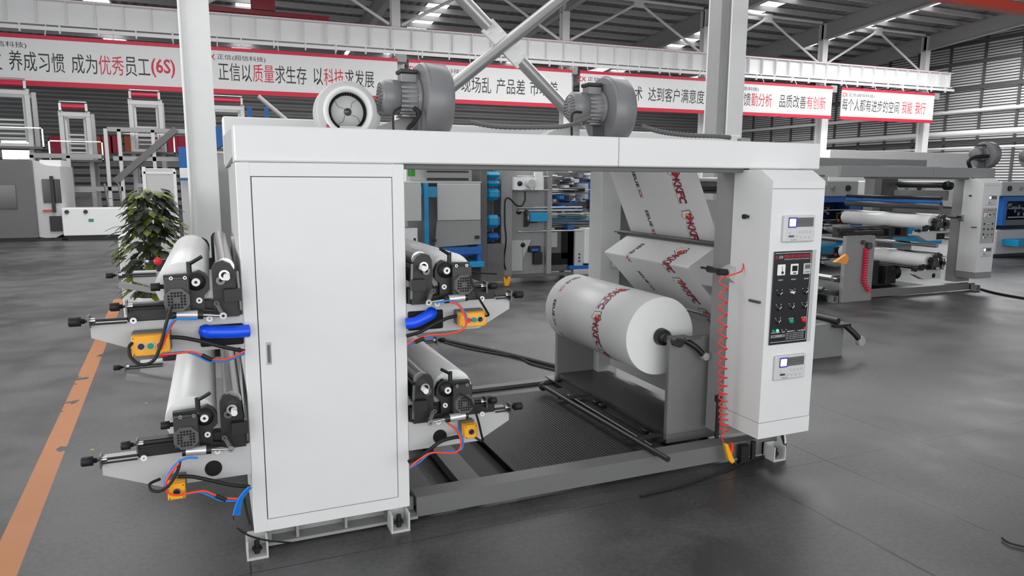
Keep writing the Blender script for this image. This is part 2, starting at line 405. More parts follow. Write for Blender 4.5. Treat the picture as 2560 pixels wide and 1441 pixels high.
t = thing('travelling_crane', 'dark red crane end carriage riding on the girder rail', 'crane', (2.0, 28, 7.45))
MB().box(-.4, 4.4, 27.9, 28.15, 7.46, 7.62).build('carriage', mat('crane_red', (.5, .04, .12), .4), t)
MB().box(1.7, 2.5, 27.8, 28.2, 7.62, 8.0).build('motor', mat('crane_red', (.5, .04, .12)), t)
ca, cb = on(2380, -6, 1, 8.9), on(2560, 24, 1, 8.9); cd = cb-ca
tag(MB().beam(ca-cd*8, cb+cd*4, .2, .16).build('crane_bridge_beam', mat('crane_orange', (.78, .22, .13), .4)), 'orange red crane beam crossing the top right corner', 'beam')
# banners
def banner(xl, xr, label, runs, tx0, tx1, small, sx0, sx1, tilt=0):
    t = thing('banner', label, 'banner', ((xl+xr)/2, 27.55, 4.7), 'slogan banners under the crane girder')
    y0, y1 = 27.52, 27.57
    q = lambda z0, z1, a, c_: [(a, z0+tz(a)), (c_, z0+tz(c_)), (c_, z1+tz(c_)), (a, z1+tz(a))]
    MB().prism(q(4.62, 6.16, xl, xr), 1, y0, y1).build('panel', BANW, t)
    MB().prism(q(4.6, 4.76, xl-.01, xr+.01), 1, y0-.01, y1+.01).prism(q(6.06, 6.18, xl-.01, xr+.01), 1, y0-.01, y1+.01).build('border', BANR, t)
    for f in (.06, .36, .66, .94):
        xx = xl+(xr-xl)*f; MB().cyl((xx, 27.545, 6.12+tz(xx)), (xx, 27.86, 6.62+tz(xx)), .018, 8).build('hanger_rod', STRUCT, t)
    tot = sum(u for _, u, _ in runs); x = tx0; S = (tx1-tx0)/tot
    by = {}
    for s, u, c_ in runs:
        if s.strip():
            vs, fs = text_mesh(s, True); mx = max(v.x for v in vs); my = max(v.y for v in vs)
            mb = MB(); by[len(by)] = (c_, mb); ww = (u-.1)*S
            mb.add([Vector((x+v.x/mx*ww, y0-.004, 5.05+tz(x)+v.y/my*.62)) for v in vs], fs)
        x += u*S
    for c_, mb in by.values(): mb.build('slogan', BANR if c_ == 'r' else BANK, t)
    if small:
        if small[0]:
            mb = text_on(MB(), 'ZX', (sx0, y0, 5.74+tz(sx0)), X_, Z_, (sx1-sx0)*.17, .19, (0, -.004, 0), True); mb.build('logo', BANR, t)
        mb = text_on(MB(), small[1], (sx0+(sx1-sx0)*(.2 if small[0] else 0), y0, 5.74+tz(sx0)), X_, Z_, (sx1-sx0)*(.8 if small[0] else 1), .2, (0, -.004, 0)); mb.build('company_line', BANK, t)
def bx(px, py): return on(px, py, 1, 27.5).x
banner(-6.9, -.5, 'leftmost slogan banner, ending in (6S), left of the near column', [('发', 1, 'k'), (' ', .4, 'k'), ('养成习惯', 4, 'k'), (' ', .4, 'k'), ('成为', 2, 'k'), ('优秀', 2, 'r'), ('员工', 2, 'k'), ('(6S)', 2, 'r')], bx(-28, 165), bx(442, 190), (0, '信科技)'), bx(-10, 115), bx(66, 118))
banner(.1, 6.85, 'second slogan banner, just right of the near left column', [('正信以', 3, 'k'), ('质量', 2, 'r'), ('求生存', 3, 'k'), (' ', .55, 'k'), ('以', 1, 'k'), ('科技', 2, 'r'), ('求发展', 3, 'k')], bx(547, 200), bx(938, 205), (1, '正信(超信科技)'), bx(512, 150), bx(664, 150))
banner(7.3, 14.35, 'third slogan banner, behind the first motor blower and pipe cross', [('看现场', 3, 'r'), (' ', .4, 'k'), ('现场乱', 3, 'k'), (' ', .4, 'k'), ('产品差', 3, 'k'), (' ', .4, 'k'), ('市场差', 3, 'k')], bx(1062, 220), bx(1397, 230), (1, '正信(超信科技)'), bx(1018, 165), bx(1154, 178))
banner(14.75, 21.75, 'fourth slogan banner, behind the second motor blower', [('以高新', 3, 'k'), ('技术', 2, 'k'), (' ', .6, 'k'), ('达到客户满意度', 7, 'k')], bx(1500, 230), bx(1763, 245), (1, '正信(超信科技)'), bx(1444, 190), bx(1570, 200))
banner(22.3, 29.1, 'fifth slogan banner, right of the near right column', [('市场反馈', 4, 'k'), ('勤分析', 3, 'r'), (' ', 1, 'k'), ('品质改善', 4, 'k'), ('有创新', 3, 'r')], bx(1805, 255), bx(2066, 265), (1, '正信(超信科技)'), bx(1800, 225), bx(1897, 228))
banner(29.75, 36.5, 'rightmost slogan banner with red characters at its end', [('每个人都有进步的空间', 10, 'k'), (' ', .45, 'k'), ('我能', 2, 'r'), (' ', .45, 'k'), ('我行', 2, 'r')], bx(2106, 265), bx(2315, 275), (1, '正信(超信科技)'), bx(2106, 238), bx(2187, 240))
# near row columns and the pipe cross between them
for x0, x1, nm, lab in ((-.20, .10, 'l', 'white steel column rising behind the tall white cabinet'), (7.44, 7.86, 'r', 'white and grey steel column behind the right end of the arch')):
    t = thing('steel_column', lab, 'column', ((x0+x1)/2, 9.4, 0))
    if nm == 'l': MB().box(x0, x1, 9.2, 9.23, 0, 9.6).box(x0, x1, 9.55, 9.58, 0, 9.6).box(-.06, -.04, 9.23, 9.55, 0, 9.6).build('shaft', STRUCT, t)
    else: MB().box(7.56, 7.86, 9.2, 9.23, 0, 9.6).box(7.56, 7.86, 9.75, 9.78, 0, 9.6).box(7.70, 7.72, 9.23, 9.75, 0, 9.6).build('shaft', STRUCT, t)
    if nm == 'l': MB().cyl((-.21, 9.17, 0), (-.21, 9.17, 9.5), .02, 10).build('conduit', STRUCT, t)
    else: MB().box(7.45, 7.56, 9.32, 9.6, 0, 9.6).build('side_channel', STRUCTG, t)
c0 = on(1262, 110, 1, 9.38); s1, s2 = .80, -.86
t = thing('pipe_cross_brace', 'large grey steel pipe cross brace with bolted plates above the arch', 'brace', (c0.x, 9.4, c0.z-3.2))
a = Vector((1, 0, .79)).normalized(); d = Vector((1, 0, -.87)).normalized(); PM = mat('pipe_galvanised', (.68, .68, .68), .3, .5, var=.05)
MB().cyl(c0-a*4.55, c0+a*4.5, .085, 28).build('pipe', PM, t)
MB().cyl(c0-d*4.75, c0-d*.32, .085, 28).build('pipe', PM, t)
MB().cyl(c0+d*.32, c0+d*4.6, .085, 28).build('pipe', PM, t)
for sg in (-1, 1):
    b = MB(); nrm = Vector((0, 1, 0)); c2 = c0+d*sg*.2
    e = d.cross(nrm)
    for yy in (-.02, .02):
        vs = [c2+d*i*.15+e*j*.115+nrm*(yy+k*.006) for k in (-1, 1) for i, j in ((-1, -1), (1, -1), (1, 1), (-1, 1))]
        b.add(vs, [(0, 1, 2, 3), (7, 6, 5, 4), (0, 4, 5, 1), (1, 5, 6, 2), (2, 6, 7, 3), (3, 7, 4, 0)])
    for i, j in ((.07, .07), (.07, -.07), (-.06, .08)): b.cyl(c2+d*i*sg+e*j-nrm*.04, c2+d*i*sg+e*j+nrm*.03, .018, 8)
    b.build('gusset_plate', STRUCT, t)
tag(MB().cyl(on(645, 240, 1, 20), on(742, 322, 1, 20), .06, 10).cyl(on(742, 322, 1, 20), Vector((on(800, 370, 1, 20).x, 20, 0)), .06, 10).build('stay_pipe', STRUCTG), 'thin grey slanted pipe below the second banner', 'pipe')
# wall-side pipes on the right
for k, (za, r) in enumerate(((5.55, .1), (4.35, .16), (3.55, .06))):
    tag(MB().cyl((XR-.9, 2.5, za), (XR-.9, 46.5, za), r, 14).build('wall_pipe', STRUCT), ['upper', 'thick middle', 'thin lower'][k]+' white pipe running along the right louvred wall', 'pipe', 'pipes along the right wall')
# ------------------------------------------------------------ main machine: frame, cabinets
t = fr = thing('machine_frame', 'grey and white arch frame of the large film machine in the foreground', 'machine frame', (1.7, 3.3, 0))
b = MB().bbox(.10, 3.29, 3.165, 3.19, 1.722, 1.87, .006).box(.10, 3.29, 3.19, 3.42, 1.85, 1.87).box(.10, .12, 3.19, 3.42, 1.722, 1.85).box(3.27, 3.29, 3.19, 3.42, 1.722, 1.85)
b.build('front_beam', WHITE, t)
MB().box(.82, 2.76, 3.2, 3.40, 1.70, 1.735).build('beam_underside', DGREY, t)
MB().box(1.925, 1.927, 3.1635, 3.166, 1.722, 1.868).build('beam_joint', DGREY, t)
MB().prism([(3.42, 1.75), (5.15, 1.72), (5.15, 1.93), (3.42, 1.87)], 0, .10, .13).build('side_beam', PGREY, t)
MB().prism([(3.42, 1.75), (5.15, 1.78), (5.15, 1.95), (3.42, 1.87)], 0, 3.20, 3.29).build('side_beam', PGREY, t)
MB().bbox(.10, 4.4, 5.15, 5.40, 1.74, 2.06, .01).build('rear_beam', WHITE, t)
MB().box(.3, 3.25, 4.0, 4.55, 1.84, 1.90).build('blower_shelf', WHITE, t)
# right front post, rear post
MB().box(2.775, 2.80, 3.275, 3.44, .13, 1.70).box(2.80, 3.10, 3.275, 3.30, .13, 1.70).build('front_post', GREY, t)
MB().bbox(2.87, 3.05, 4.95, 5.15, .0, 1.74).build('rear_post', PGREY, t)
MB().box(3.05, 3.5, 5.0, 5.03, .35, 1.75).build('rear_plate', DGREY, t)
# base
RG = mat('rail_grey', (.43, .43, .43), .45, var=.05)
MB().box(.85, 3.12, 3.19, 3.21, .012, .112).box(.85, 3.12, 3.21, 3.30, .104, .112).build('base_rail', RG, t)
b = MB().box(.13, .85, 3.25, 3.27, .012, .09).box(.13, .85, 3.17, 3.27, .012, .026)
for x in (.16, .28, .50, .70): b.box(x, x+.012, 3.18, 3.26, .026, .09)
b.build('base_rail', GREY, t)
MB().box(.84, 2.9, 5.05, 5.13, .005, .03).build('base_rail', DGREY, t)
MB().box(1.25, 1.46, 3.31, 4.9, .008, .02).build('channel_shade', RUBBER, t)  # black sheet standing for the deep shade in the slot
for x0, x1 in ((.86, .98), (1.13, 1.25)): MB().box(x0, x1, 3.3, 5.05, .02, .075).build('cross_rail', DGREY, t)
for x, y in ((.062, 3.09), (.70, 3.09), (3.0, 3.08), (3.0, 5.15)):
    b = MB().box(x, x+.09, y, y+.10, 0, .012).box(x, x+.008, y, y+.10, .012, .09).box(x+.082, x+.09, y, y+.1, .012, .09).box(x, x+.09, y+.09, y+.10, .012, .09)
    b.build('foot', PGREY, t)
    MB().cyl((x+.045, y+.04, .012), (x+.045, y+.04, .07), .012, 12).cyl((x+.045, y+.04, .028), (x+.045, y+.04, .042), .022, 6).build('levelling_bolt', BLACK, t)
m = ribbed('checker_plate', (.12, .12, .125), 0, .02, .4, .55)
MB().box(1.46, 2.44, 3.33, 4.72, .055, .066).build('floor_plate', m, t)
# guide rollers and the little linear bracket on the posts
def roller(name, x, z, r, y0, y1, m=STEEL, parent=None, sh=.35):
    b = MB().cyl((x, y0, z), (x, y1, z), r, 28); b.cyl((x, y0-.07, z), (x, y1+.07, z), r*sh, 12); return b.build(name, m, parent)
roller('guide_roller', 2.836, 1.268, .018, 3.45, 4.62, DSTEEL, t)
MB().cyl((2.836, 3.34, 1.268), (2.836, 3.40, 1.268), .014, 12).ring((2.836, 3.40, 1.268), (2.836, 3.45, 1.268), .026, .01).build('roller_bearing', BLACK, t)
roller('guide_roller', 2.79, 1.12, .022, 3.3, 3.5, DSTEEL, t)
roller('guide_roller', 2.99, .775, .022, 3.4, 4.85, STEEL, t)
b = MB().bbox(2.80, 2.87, 3.19, 3.26, 1.075, 1.19, .003)
for i, j in ((.012, .02), (.05, .02), (.012, .09), (.05, .09)): b.cyl((2.80+i+.004, 3.18, 1.075+j), (2.80+i+.004, 3.19, 1.075+j), .004, 8)
b.build('bearing_bracket', PGREY, t)
MB().prism([(2.72, 1.15), (2.80, 1.185), (2.80, 1.08), (2.76, 1.07), (2.72, 1.10)], 1, 3.22, 3.30).build('sensor_cover', PGREY, t)
MB().cyl((2.66, 3.25, 1.137), (2.73, 3.25, 1.13), .02, 16).build('roller_bearing', BLACK, t)
MB().box(2.97, 3.11, 4.9, 4.98, .96, 1.08).build('rear_bracket', PGREY, t)
# black pulley and belt seen past the hanging film
MB().cyl((3.0, 3.9, 1.60), (3.6, 3.9, 1.60), .018, 12).lathe((3.28, 3.9, 1.60), (1, 0, 0), [(-.05, 0), (-.05, .07), (.05, .07), (.05, 0)], 28).build('black_pulley', BLACK, t)
MB().tube([(3.25, 3.75, 1.74), (3.24, 3.7, 1.66), (3.27, 3.65, 1.55), (3.22, 3.55, 1.42), (3.14, 3.5, 1.38)], .022, 8).build('belt_cover', RUBBER, t)
b = MB().box(3.3, 3.32, 3.9, 4.9, 1.36, 1.52).box(3.3, 3.32, 3.7, 4.9, .9, 1.26).build('rear_cover', WHITE, t)
roller('impression_roller', 3.42, 1.62, .06, 4.0, 4.9, DSTEEL, t)

# tall white cabinet
t = thing('electrical_cabinet', 'tall white cabinet with one flush door at the left end of the arch', 'cabinet', (.45, 3.4, .093))
MB().box(.10, .806, 3.175, 3.75, .093, 1.719).build('body', PGREY, t)
b = MB().bbox(.10, .157, 3.15, 3.176, .093, 1.719, .003).bbox(.751, .806, 3.15, 3.176, .093, 1.719, .003).box(.155, .753, 3.15, 3.176, 1.662, 1.717).box(.155, .753, 3.15, 3.176, .095, .149)
b.build('front_surround', WHITE, t)
d = MB().box(.1605, .7475, 3.1505, 3.170, .1525, 1.6585).build('door', WHITE, t)
h = MB().bbox(.186, .206, 3.146, 3.151, .856, .955, .003).build('handle', STEEL, d)
MB().bbox(.190, .202, 3.1445, 3.147, .866, .945, .002).build('latch_lever', DGREY, d)
MB().box(.158, .750, 3.166, 3.172, .150, 1.661).build('door_gasket', BLACK, t)
t2 = thing('side_housing', 'grey side housing behind the tall white cabinet, facing the left unwinders', 'housing', (.45, 4.3, .1))
MB().box(.115, .80, 3.75, 4.95, .12, 1.72).build('panel', PGREY, t2)
MB().prism([(3.9, 1.0), (4.6, 1.0), (4.3, 1.33), (4.1, 1.33)], 0, .095, .115).build('belt_guard', PGREY, t2)
b = MB()
for k in range(3): b.beam((.093, 4.05+k*.12, 1.14), (.093, 4.15+k*.12, 1.26), .004, .008)
b.build('guard_slots', DGREY, t2)

# control cabinet on the right
t = cc = thing('control_cabinet', 'white hanging control cabinet with black switch panel, right end of the arch', 'control cabinet', (2.95, 3.1, .22))
MB().prism([(2.965, .312), (3.27, .312), (3.27, 1.715), (3.06, 1.715), (2.965, 1.655)], 0, 2.76, 3.13).build('body', WHITE, t)
MB().prism([(2.963, .218), (3.27, .218), (3.27, .309), (2.963, .309)], 0, 2.758, 3.132).build('lower_cover', WHITE, t)
MB().box(2.762, 3.128, 2.9635, 2.966, 1.612, 1.6145).build('seam', DGREY, t)
MB().cyl((2.763, 3.14, 1.457), (2.735, 3.14, 1.457), .008, 12).cyl((2.74, 3.14, 1.457), (2.725, 3.14, 1.457), .014, 14).build('side_knob', BLACK, t)
MB().bbox(2.745, 2.76, 3.0, 3.09, .985, 1.0).build('side_latch', DSTEEL, t)
YF = 2.965
def fx(px, py, y=YF): p = on(px, py, 1, y); return p.x, p.z
pn = MB().box(2.796, 3.095, YF-.004, YF+.004, .755, 1.277).build('panel_recess', PGREY, t)
P = MB().bbox(2.792, 3.062, YF-.010, YF-.003, .757, 1.275, .002).build('switch_panel', mat('panel_black', (.12, .12, .13), .3), t)
yp = YF-.010
b = MB()
for z in (.772, 1.266): b.box(2.797, 3.052, yp-.0006, yp, z-.001, z+.001)
b.box(3.051, 3.053, yp-.0006, yp, .772, 1.266)
text_on(b, '正信', (2.823, yp, 1.237), X_, Z_, .028, .016, (0, -.001, 0), True)
text_on(b, 'ZHENGXIN FLEXO MACHINE', (2.86, yp, 1.229), X_, Z_, .18, .005, (0, -.001, 0))
text_on(b, '浙江正信机械有限公司', (2.798, yp, .797), X_, Z_, .10, .017, (0, -.001, 0), True)
for z in (.782, .792, .802, .812): text_on(b, '地址 浙江省温州市平阳县', (2.905, yp, z), X_, Z_, .13, .005, (0, -.001, 0))
rows = {1.115: ['放卷张力', '收卷张力', '主机速度'], 1.0: ['放卷', '主机调速', '收卷'], .925: ['牵引', '压辊', '纠偏'], .853: ['风机', '启动', '停止']}
def col(k, z): return 2.842+.092*k
for z, ws in rows.items():
    for k, s in enumerate(ws): text_on(b, s, (col(k, z)-.016, yp, z-.03 if z < 1.1 else z), X_, Z_, .034, .008, (0, -.001, 0))
for k, s in enumerate(('电源', '运行', '报警', '温控', '张力', '气压', '急停')): text_on(b, s, (2.80+.037*k, yp, .823), X_, Z_, .024, .007, (0, -.001, 0))
b.build('panel_lettering', IVORY, P)
b = text_on(MB(), 'ZX', (2.797, yp, 1.237), X_, Z_, .02, .016, (0, -.001, 0), True); text_on(b, '层叠式柔版印刷机控制箱', (2.857, yp, 1.238), X_, Z_, .188, .019, (0, -.001, 0), True); b.build('panel_title', mat('panel_red', (.85, .1, .2), .4), P)
for k in range(3):   # meters
    x = col(k, 0)
    g = MB().bbox(x-.027, x+.027, yp-.006, yp, 1.145, 1.205, .002).build('meter', PGREY if k == 2 else IVORY, P)
    if k == 0: MB().beam((x+.005, yp-.0065, 1.155), (x+.002, yp-.0065, 1.195), .0015, .003).cyl((x+.006, yp-.008, 1.160), (x+.006, yp-.006, 1.160), .008, 12).build('needle', BLACK, g)
    if k == 1: MB().box(x-.018, x+.018, yp-.0075, yp-.006, 1.165, 1.195).box(x-.01, x+.012, yp-.0075, yp-.006, 1.151, 1.157).build('display', HOLE, g)
    if k == 2: MB().box(x-.018, x+.018, yp-.0075, yp-.006, 1.175, 1.198).box(x-.015, x+.015, yp-.0075, yp-.006, 1.155, 1.159).build('display', DGREY, g)
for z in (1.045, .965, .89):
    for k in range(3):
        if z < .9 and k > 0: continue
        x = col(k, z)
        g = MB().lathe((x, yp, z), (0, -1, 0), [(0, .016), (.003, .016), (.004, .011), (.014, .010), (.014, 0)], 18).build('selector_knob', STEEL if (k == 1 and z > 1) else BLACK, P)
        MB().beam((x-.006, yp-.0145, z-.006), (x+.007, yp-.0145, z+.008), .0025, .003).build('pointer', IVORY, g)
        b = MB()
        for dx in (-.018, .016): b.box(x+dx-.003, x+dx+.003, yp-.0008, yp, z+.017, z+.0195)
        b.build('dial_marks', IVORY, P)
for k, m_ in ((1, GRN), (2, RED)):
    x = col(k, 0); MB().lathe((x, yp, .885), (0, -1, 0), [(0, .014), (.012, .013), (.014, .009), (.014, 0)], 20).build('push_button', m_, P)
for k, m_ in enumerate((GRN, GLED, DSTEEL, DSTEEL)):
    x = 2.812+.03*k; MB().lathe((x, yp, .838), (0, -1, 0), [(0, .008), (.006, .0075), (.008, .004), (.008, 0)], 14).build('indicator_lamp', m_, P)
MB().bbox(3.03, 3.043, yp-.006, yp, .832, .845, .001).build('indicator_lamp', RED, P)
for z0, z1, nm in ((1.325, 1.47, 'tension_controller'), (.552, .692, 'tension_controller')):
    q = MB().bbox(2.838, 3.058, YF-.022, YF, z0, z1, .006).build(nm, mat('controller_grey', (.8, .8, .8), .45), t)
    yq = YF-.022
    MB().box(2.865, 3.040, yq-.001, yq, z1-.062, z1-.012).build('fascia', DGREY, q)
    MB().box(2.862, 2.920, yq-.002, yq, z1-.066, z1-.010).build('screen_bezel', mat('bezel_blue', (.28, .22, .75), .4), q)
    MB().box(2.869, 2.912, yq-.003, yq-.001, z1-.058, z1-.018).build('screen', SCREEN, q)
    b = MB()
    for i, (x, z) in enumerate(((.03, .05), (.045, .03), (.065, .03), (.085, .03), (.10, .055), (.125, .055), (.15, .055), (.175, .055), (.11, .025), (.14, .025), (.17, .025))):
        b.box(2.84+x, 2.852+x, yq-.0015, yq, z0+z-.006, z0+z+.006)
    b.build('keys', PGREY, q)
    MB().box(2.925, 3.035, yq-.002, yq-.001, z1-.040, z1-.0385).box(2.925, 3.035, yq-.002, yq-.001, z1-.028, z1-.0265).box(2.87, 2.905, yq-.002, yq, z0+.028, z0+.038).box(2.885, 2.925, yq-.002, yq, z0+.012, z0+.014).build('controller_marks', DSTEEL, q)
for px, d in ((0, 0), (.03, .02)):
    tag(MB().tube([(3.08+px, 3.25, .22), (3.12+px, 3.2, .15), (3.16, 3.18+d, .10), (3.10, 3.1, .08+d), (3.15+px, 3.22, .2)], .006 if d else .009, 8).build('cable_loop', WHITE if d else RUBBER), ('white' if d else 'black')+' cable loop under the white control cabinet', 'cable')

# ------------------------------------------------------------ blowers on top
def blower(name, label, x, y, z, s, motor_dx=1):
    """motor axis along x, scroll housing at the +x end"""
    t = thing(name, label, 'blower', (x, y, z), 'motor blowers on top of the arch')
    R = .212*s; c = Vector((x+.05, y, z+R*1.02))
    prof = []
    n = 48
    def ringpts(r0, xx):
        out = []
        for i in range(n):
            a = 2*PI*i/n; rr = r0*(1.0+.10*(i/n)); out.append(Vector((xx, c.y+math.cos(a)*rr, c.z+math.sin(a)*rr)))
        return out
    x0, x1 = c.x-.005, c.x+.155*s
    b = MB(); A = ringpts(R*.96, x0); B = ringpts(R, x0+.012); D = ringpts(R, x1-.02); E_ = ringpts(R*.93, x1)
    vs = A+B+D+E_
    b.add(vs, [(k*n+i, k*n+(i+1) % n, (k+1)*n+(i+1) % n, (k+1)*n+i) for k in range(3) for i in range(n)], True)
    b.add(A, [tuple(range(n))]); b.add(E_, [tuple(range(n))[::-1]])
    b.build('scroll_housing', BLW, t)
    b = MB(); b.ring((c.x+.012, c.y, c.z), (c.x+.015, c.y, c.z), R*1.045, R*.97, 40); b.build('housing_seam', DGREY, t)
    mr = .1*s; mx0 = x0-.235*s; zc = c.z+.01
    b = MB().lathe((x0, y, zc), (-1, 0, 0), [(0, 0), (0, mr*1.15), (.02, mr*1.1), (.025, mr*.93), (.13*s, mr*.93), (.13*s, mr), (.215*s, mr), (.235*s, mr*.8), (.235*s, 0)], 36)
    mt = b.build('motor', BLW, t)
    b = MB()
    for k in range(22):
        a = 2*PI*k/22; e = Vector((0, math.cos(a), math.sin(a)))
        if e.z > .75: continue
        b.beam(Vector((x0-.03, y, zc))+e*mr*.97, Vector((x0-.125*s, y, zc))+e*mr*.97, .004, .012)
    b.build('cooling_fins', BLW, t)
    b = MB()
    for rr in (.35, .55, .75):
        for k in range(int(30*rr)):
            a = 2*PI*k/int(30*rr); b.cyl((mx0-.001, y+math.cos(a)*mr*rr, zc+math.sin(a)*mr*rr), (mx0+.002, y+math.cos(a)*mr*rr, zc+math.sin(a)*mr*rr), .0045, 6)
    b.build('fan_grille', HOLE, t)
    MB().bbox(x0-.115*s, x0-.02, y-.045, y+.045, zc+mr*.85, zc+mr*1.35, .004).build('terminal_box', BLW, t)
    MB().bbox(x0-.125*s, x0-.012, y-.052, y+.052, zc+mr*1.35, zc+mr*1.6, .006).build('terminal_lid', BLACK, t)
    MB().box(x0-.12*s, x0-.01, y-.07, y+.07, zc-mr*1.12, zc-mr*1.02).box(x0-.01, x1, y-.08, y+.08, z, z+.012).box(x0-.02, x0, y-.06, y+.06, z, zc-mr*.9).build('mounting_foot', DSTEEL, t)
    return t, x0, zc, mr, mx0
blower('motor_blower', 'grey motor blower on the arch, left of the two, behind the first column', 1.125, 4.2, 1.90, 1.0)
blower('motor_blower', 'grey motor blower on the arch, right of the two, nearer the right column', 2.36, 4.2, 1.90, .98)
t = thing('snail_blower', 'pale round centrifugal blower with open vaned inlet, leftmost on the arch', 'blower', (.74, 4.25, 1.90))
c = Vector((.745, 4.2, 2.03)); n = 56; R = .165
def sn(r, y, k=0): return [Vector((c.x+math.cos(2*PI*i/n)*r*(1+.14*i/n*(1 if k == 0 else 0)), y, c.z+math.sin(2*PI*i/n)*r*(1+.14*i/n*(1 if k == 0 else 0)))) for i in range(n)]
b = MB(); L = [sn(.135, 4.14, 1), sn(R*.97, 4.14), sn(R, 4.15), sn(R, 4.3), sn(R*.9, 4.31)]
b.add(sum(L, []), [(k*n+i, k*n+(i+1) % n, (k+1)*n+(i+1) % n, (k+1)*n+i) for k in range(4) for i in range(n)], True); b.add(L[-1], [tuple(range(n))])
b.build('volute', PGREY, t)
MB().lathe((c.x, 4.14, c.z), (0, 1, 0), [(-.002, .142), (-.012, .138), (-.016, .130), (-.010, .116), (.008, .109), (.03, .107)], 48).build('inlet_ring', WHITE, t)
b = MB()
for k in range(44):
    a = 2*PI*k/44; e = Vector((math.cos(a), 0, math.sin(a))); f = Vector((-math.sin(a), 0, math.cos(a)))
    b.add([Vector((c.x, y, c.z))+e*rr+f*o_ for y in (4.155, 4.25) for rr, o_ in ((.092, 0), (.108, .008))], [(0, 1, 3, 2)])
b.build('impeller_vanes', DGREY, t)
MB().lathe((c.x, 4.17, c.z), (0, 1, 0), [(0, 0), (0, .088), (.02, .094), (.08, .094)], 40).build('backplate', PGREY, t)
MB().lathe((c.x, 4.17, c.z), (0, -1, 0), [(0, .022), (.012, .02), (.012, .008), (.018, .008), (.018, 0)], 24).build('hub', DSTEEL, t)
b = MB()
for k in range(4):
    a = PI/4+PI/2*k; b.tube([(c.x+math.cos(a)*.025, 4.167, c.z+math.sin(a)*.025), (c.x+math.cos(a+.3)*.06, 4.167, c.z+math.sin(a+.3)*.06), (c.x+math.cos(a+.1)*.088, 4.167, c.z+math.sin(a+.1)*.088)], .0014, 4, 4)
b.build('backplate_ribs', DGREY, t)
MB().box(c.x-.05, c.x+.14, 4.15, 4.31, 1.895, 1.95).build('mounting_foot', PGREY, t)
b = MB().box(.62, .635, 4.132, 4.136, 1.905, 1.955).build('warning_label', PRED, t)
MB().box(.638, .675, 4.132, 4.136, 1.915, 1.93).build('name_plate', DSTEEL, t)
# dark duct box between the blowers, hoses and conduits
tag(MB().prism([(.93, 1.9), (1.2, 1.9), (1.2, 2.03), (1.12, 2.03), (.93, 1.96)], 1, 4.36, 4.5).build('air_duct', PGREY), 'pale duct box between the round blower and the first motor blower', 'duct')
tag(MB().prism([(2.05, 1.9), (2.34, 1.9), (2.34, 2.04), (2.25, 2.03), (2.1, 1.96)], 1, 4.36, 4.5).build('air_duct', PGREY), 'pale duct box left of the second motor blower', 'duct')
def hose(name, label, cat, pts, r, m, n=8, sub=6, ridge=0, group=None):
    return tag(MB().tube(pts, r, n, sub, ridge).build(name, m), label, cat, group)
hose('motor_cable', 'black ribbed cable curling down from the left motor blower', 'cable', [(1.10, 4.06, 2.06), (1.13, 4.05, 2.03), (1.10, 4.04, 1.98), (1.06, 4.02, 1.94), (1.06, 4.01, 1.90)], .012, RUBBER, 8, 8, .15)
hose('conduit', 'thin black twin conduit standing under the left motor blower', 'cable', [(.98, 4.05, 1.90), (.98, 4.05, 2.02), (1.03, 4.07, 2.06)], .006, RUBBER)
hose('conduit', 'thin black conduit standing left of the right motor blower', 'cable', [(2.12, 4.05, 1.90), (2.12, 4.05, 2.06), (2.2, 4.08, 2.08)], .008, RUBBER)
hose('ribbed_conduit', 'long ribbed conduit between the two motor blowers on the arch', 'cable', [(1.42, 4.0, 1.985), (1.6, 4.0, 1.965), (1.85, 4.0, 1.97), (2.05, 4.0, 1.985), (2.25, 4.05, 2.05)], .012, DGREY, 8, 16, .3)
hose('ribbed_conduit', 'ribbed conduit running right from the right motor blower', 'cable', [(2.6, 4.0, 2.0), (2.75, 4.0, 1.97), (2.95, 4.0, 1.955), (3.2, 4.0, 1.955), (3.32, 4.0, 1.95)], .013, DGREY, 8, 16, .3)
tag(MB().bbox(3.42, 3.5, 4.0, 4.05, 1.87, 1.95).build('junction_box', GREY), 'small junction box with coloured wires on the right end of the arch', 'box')
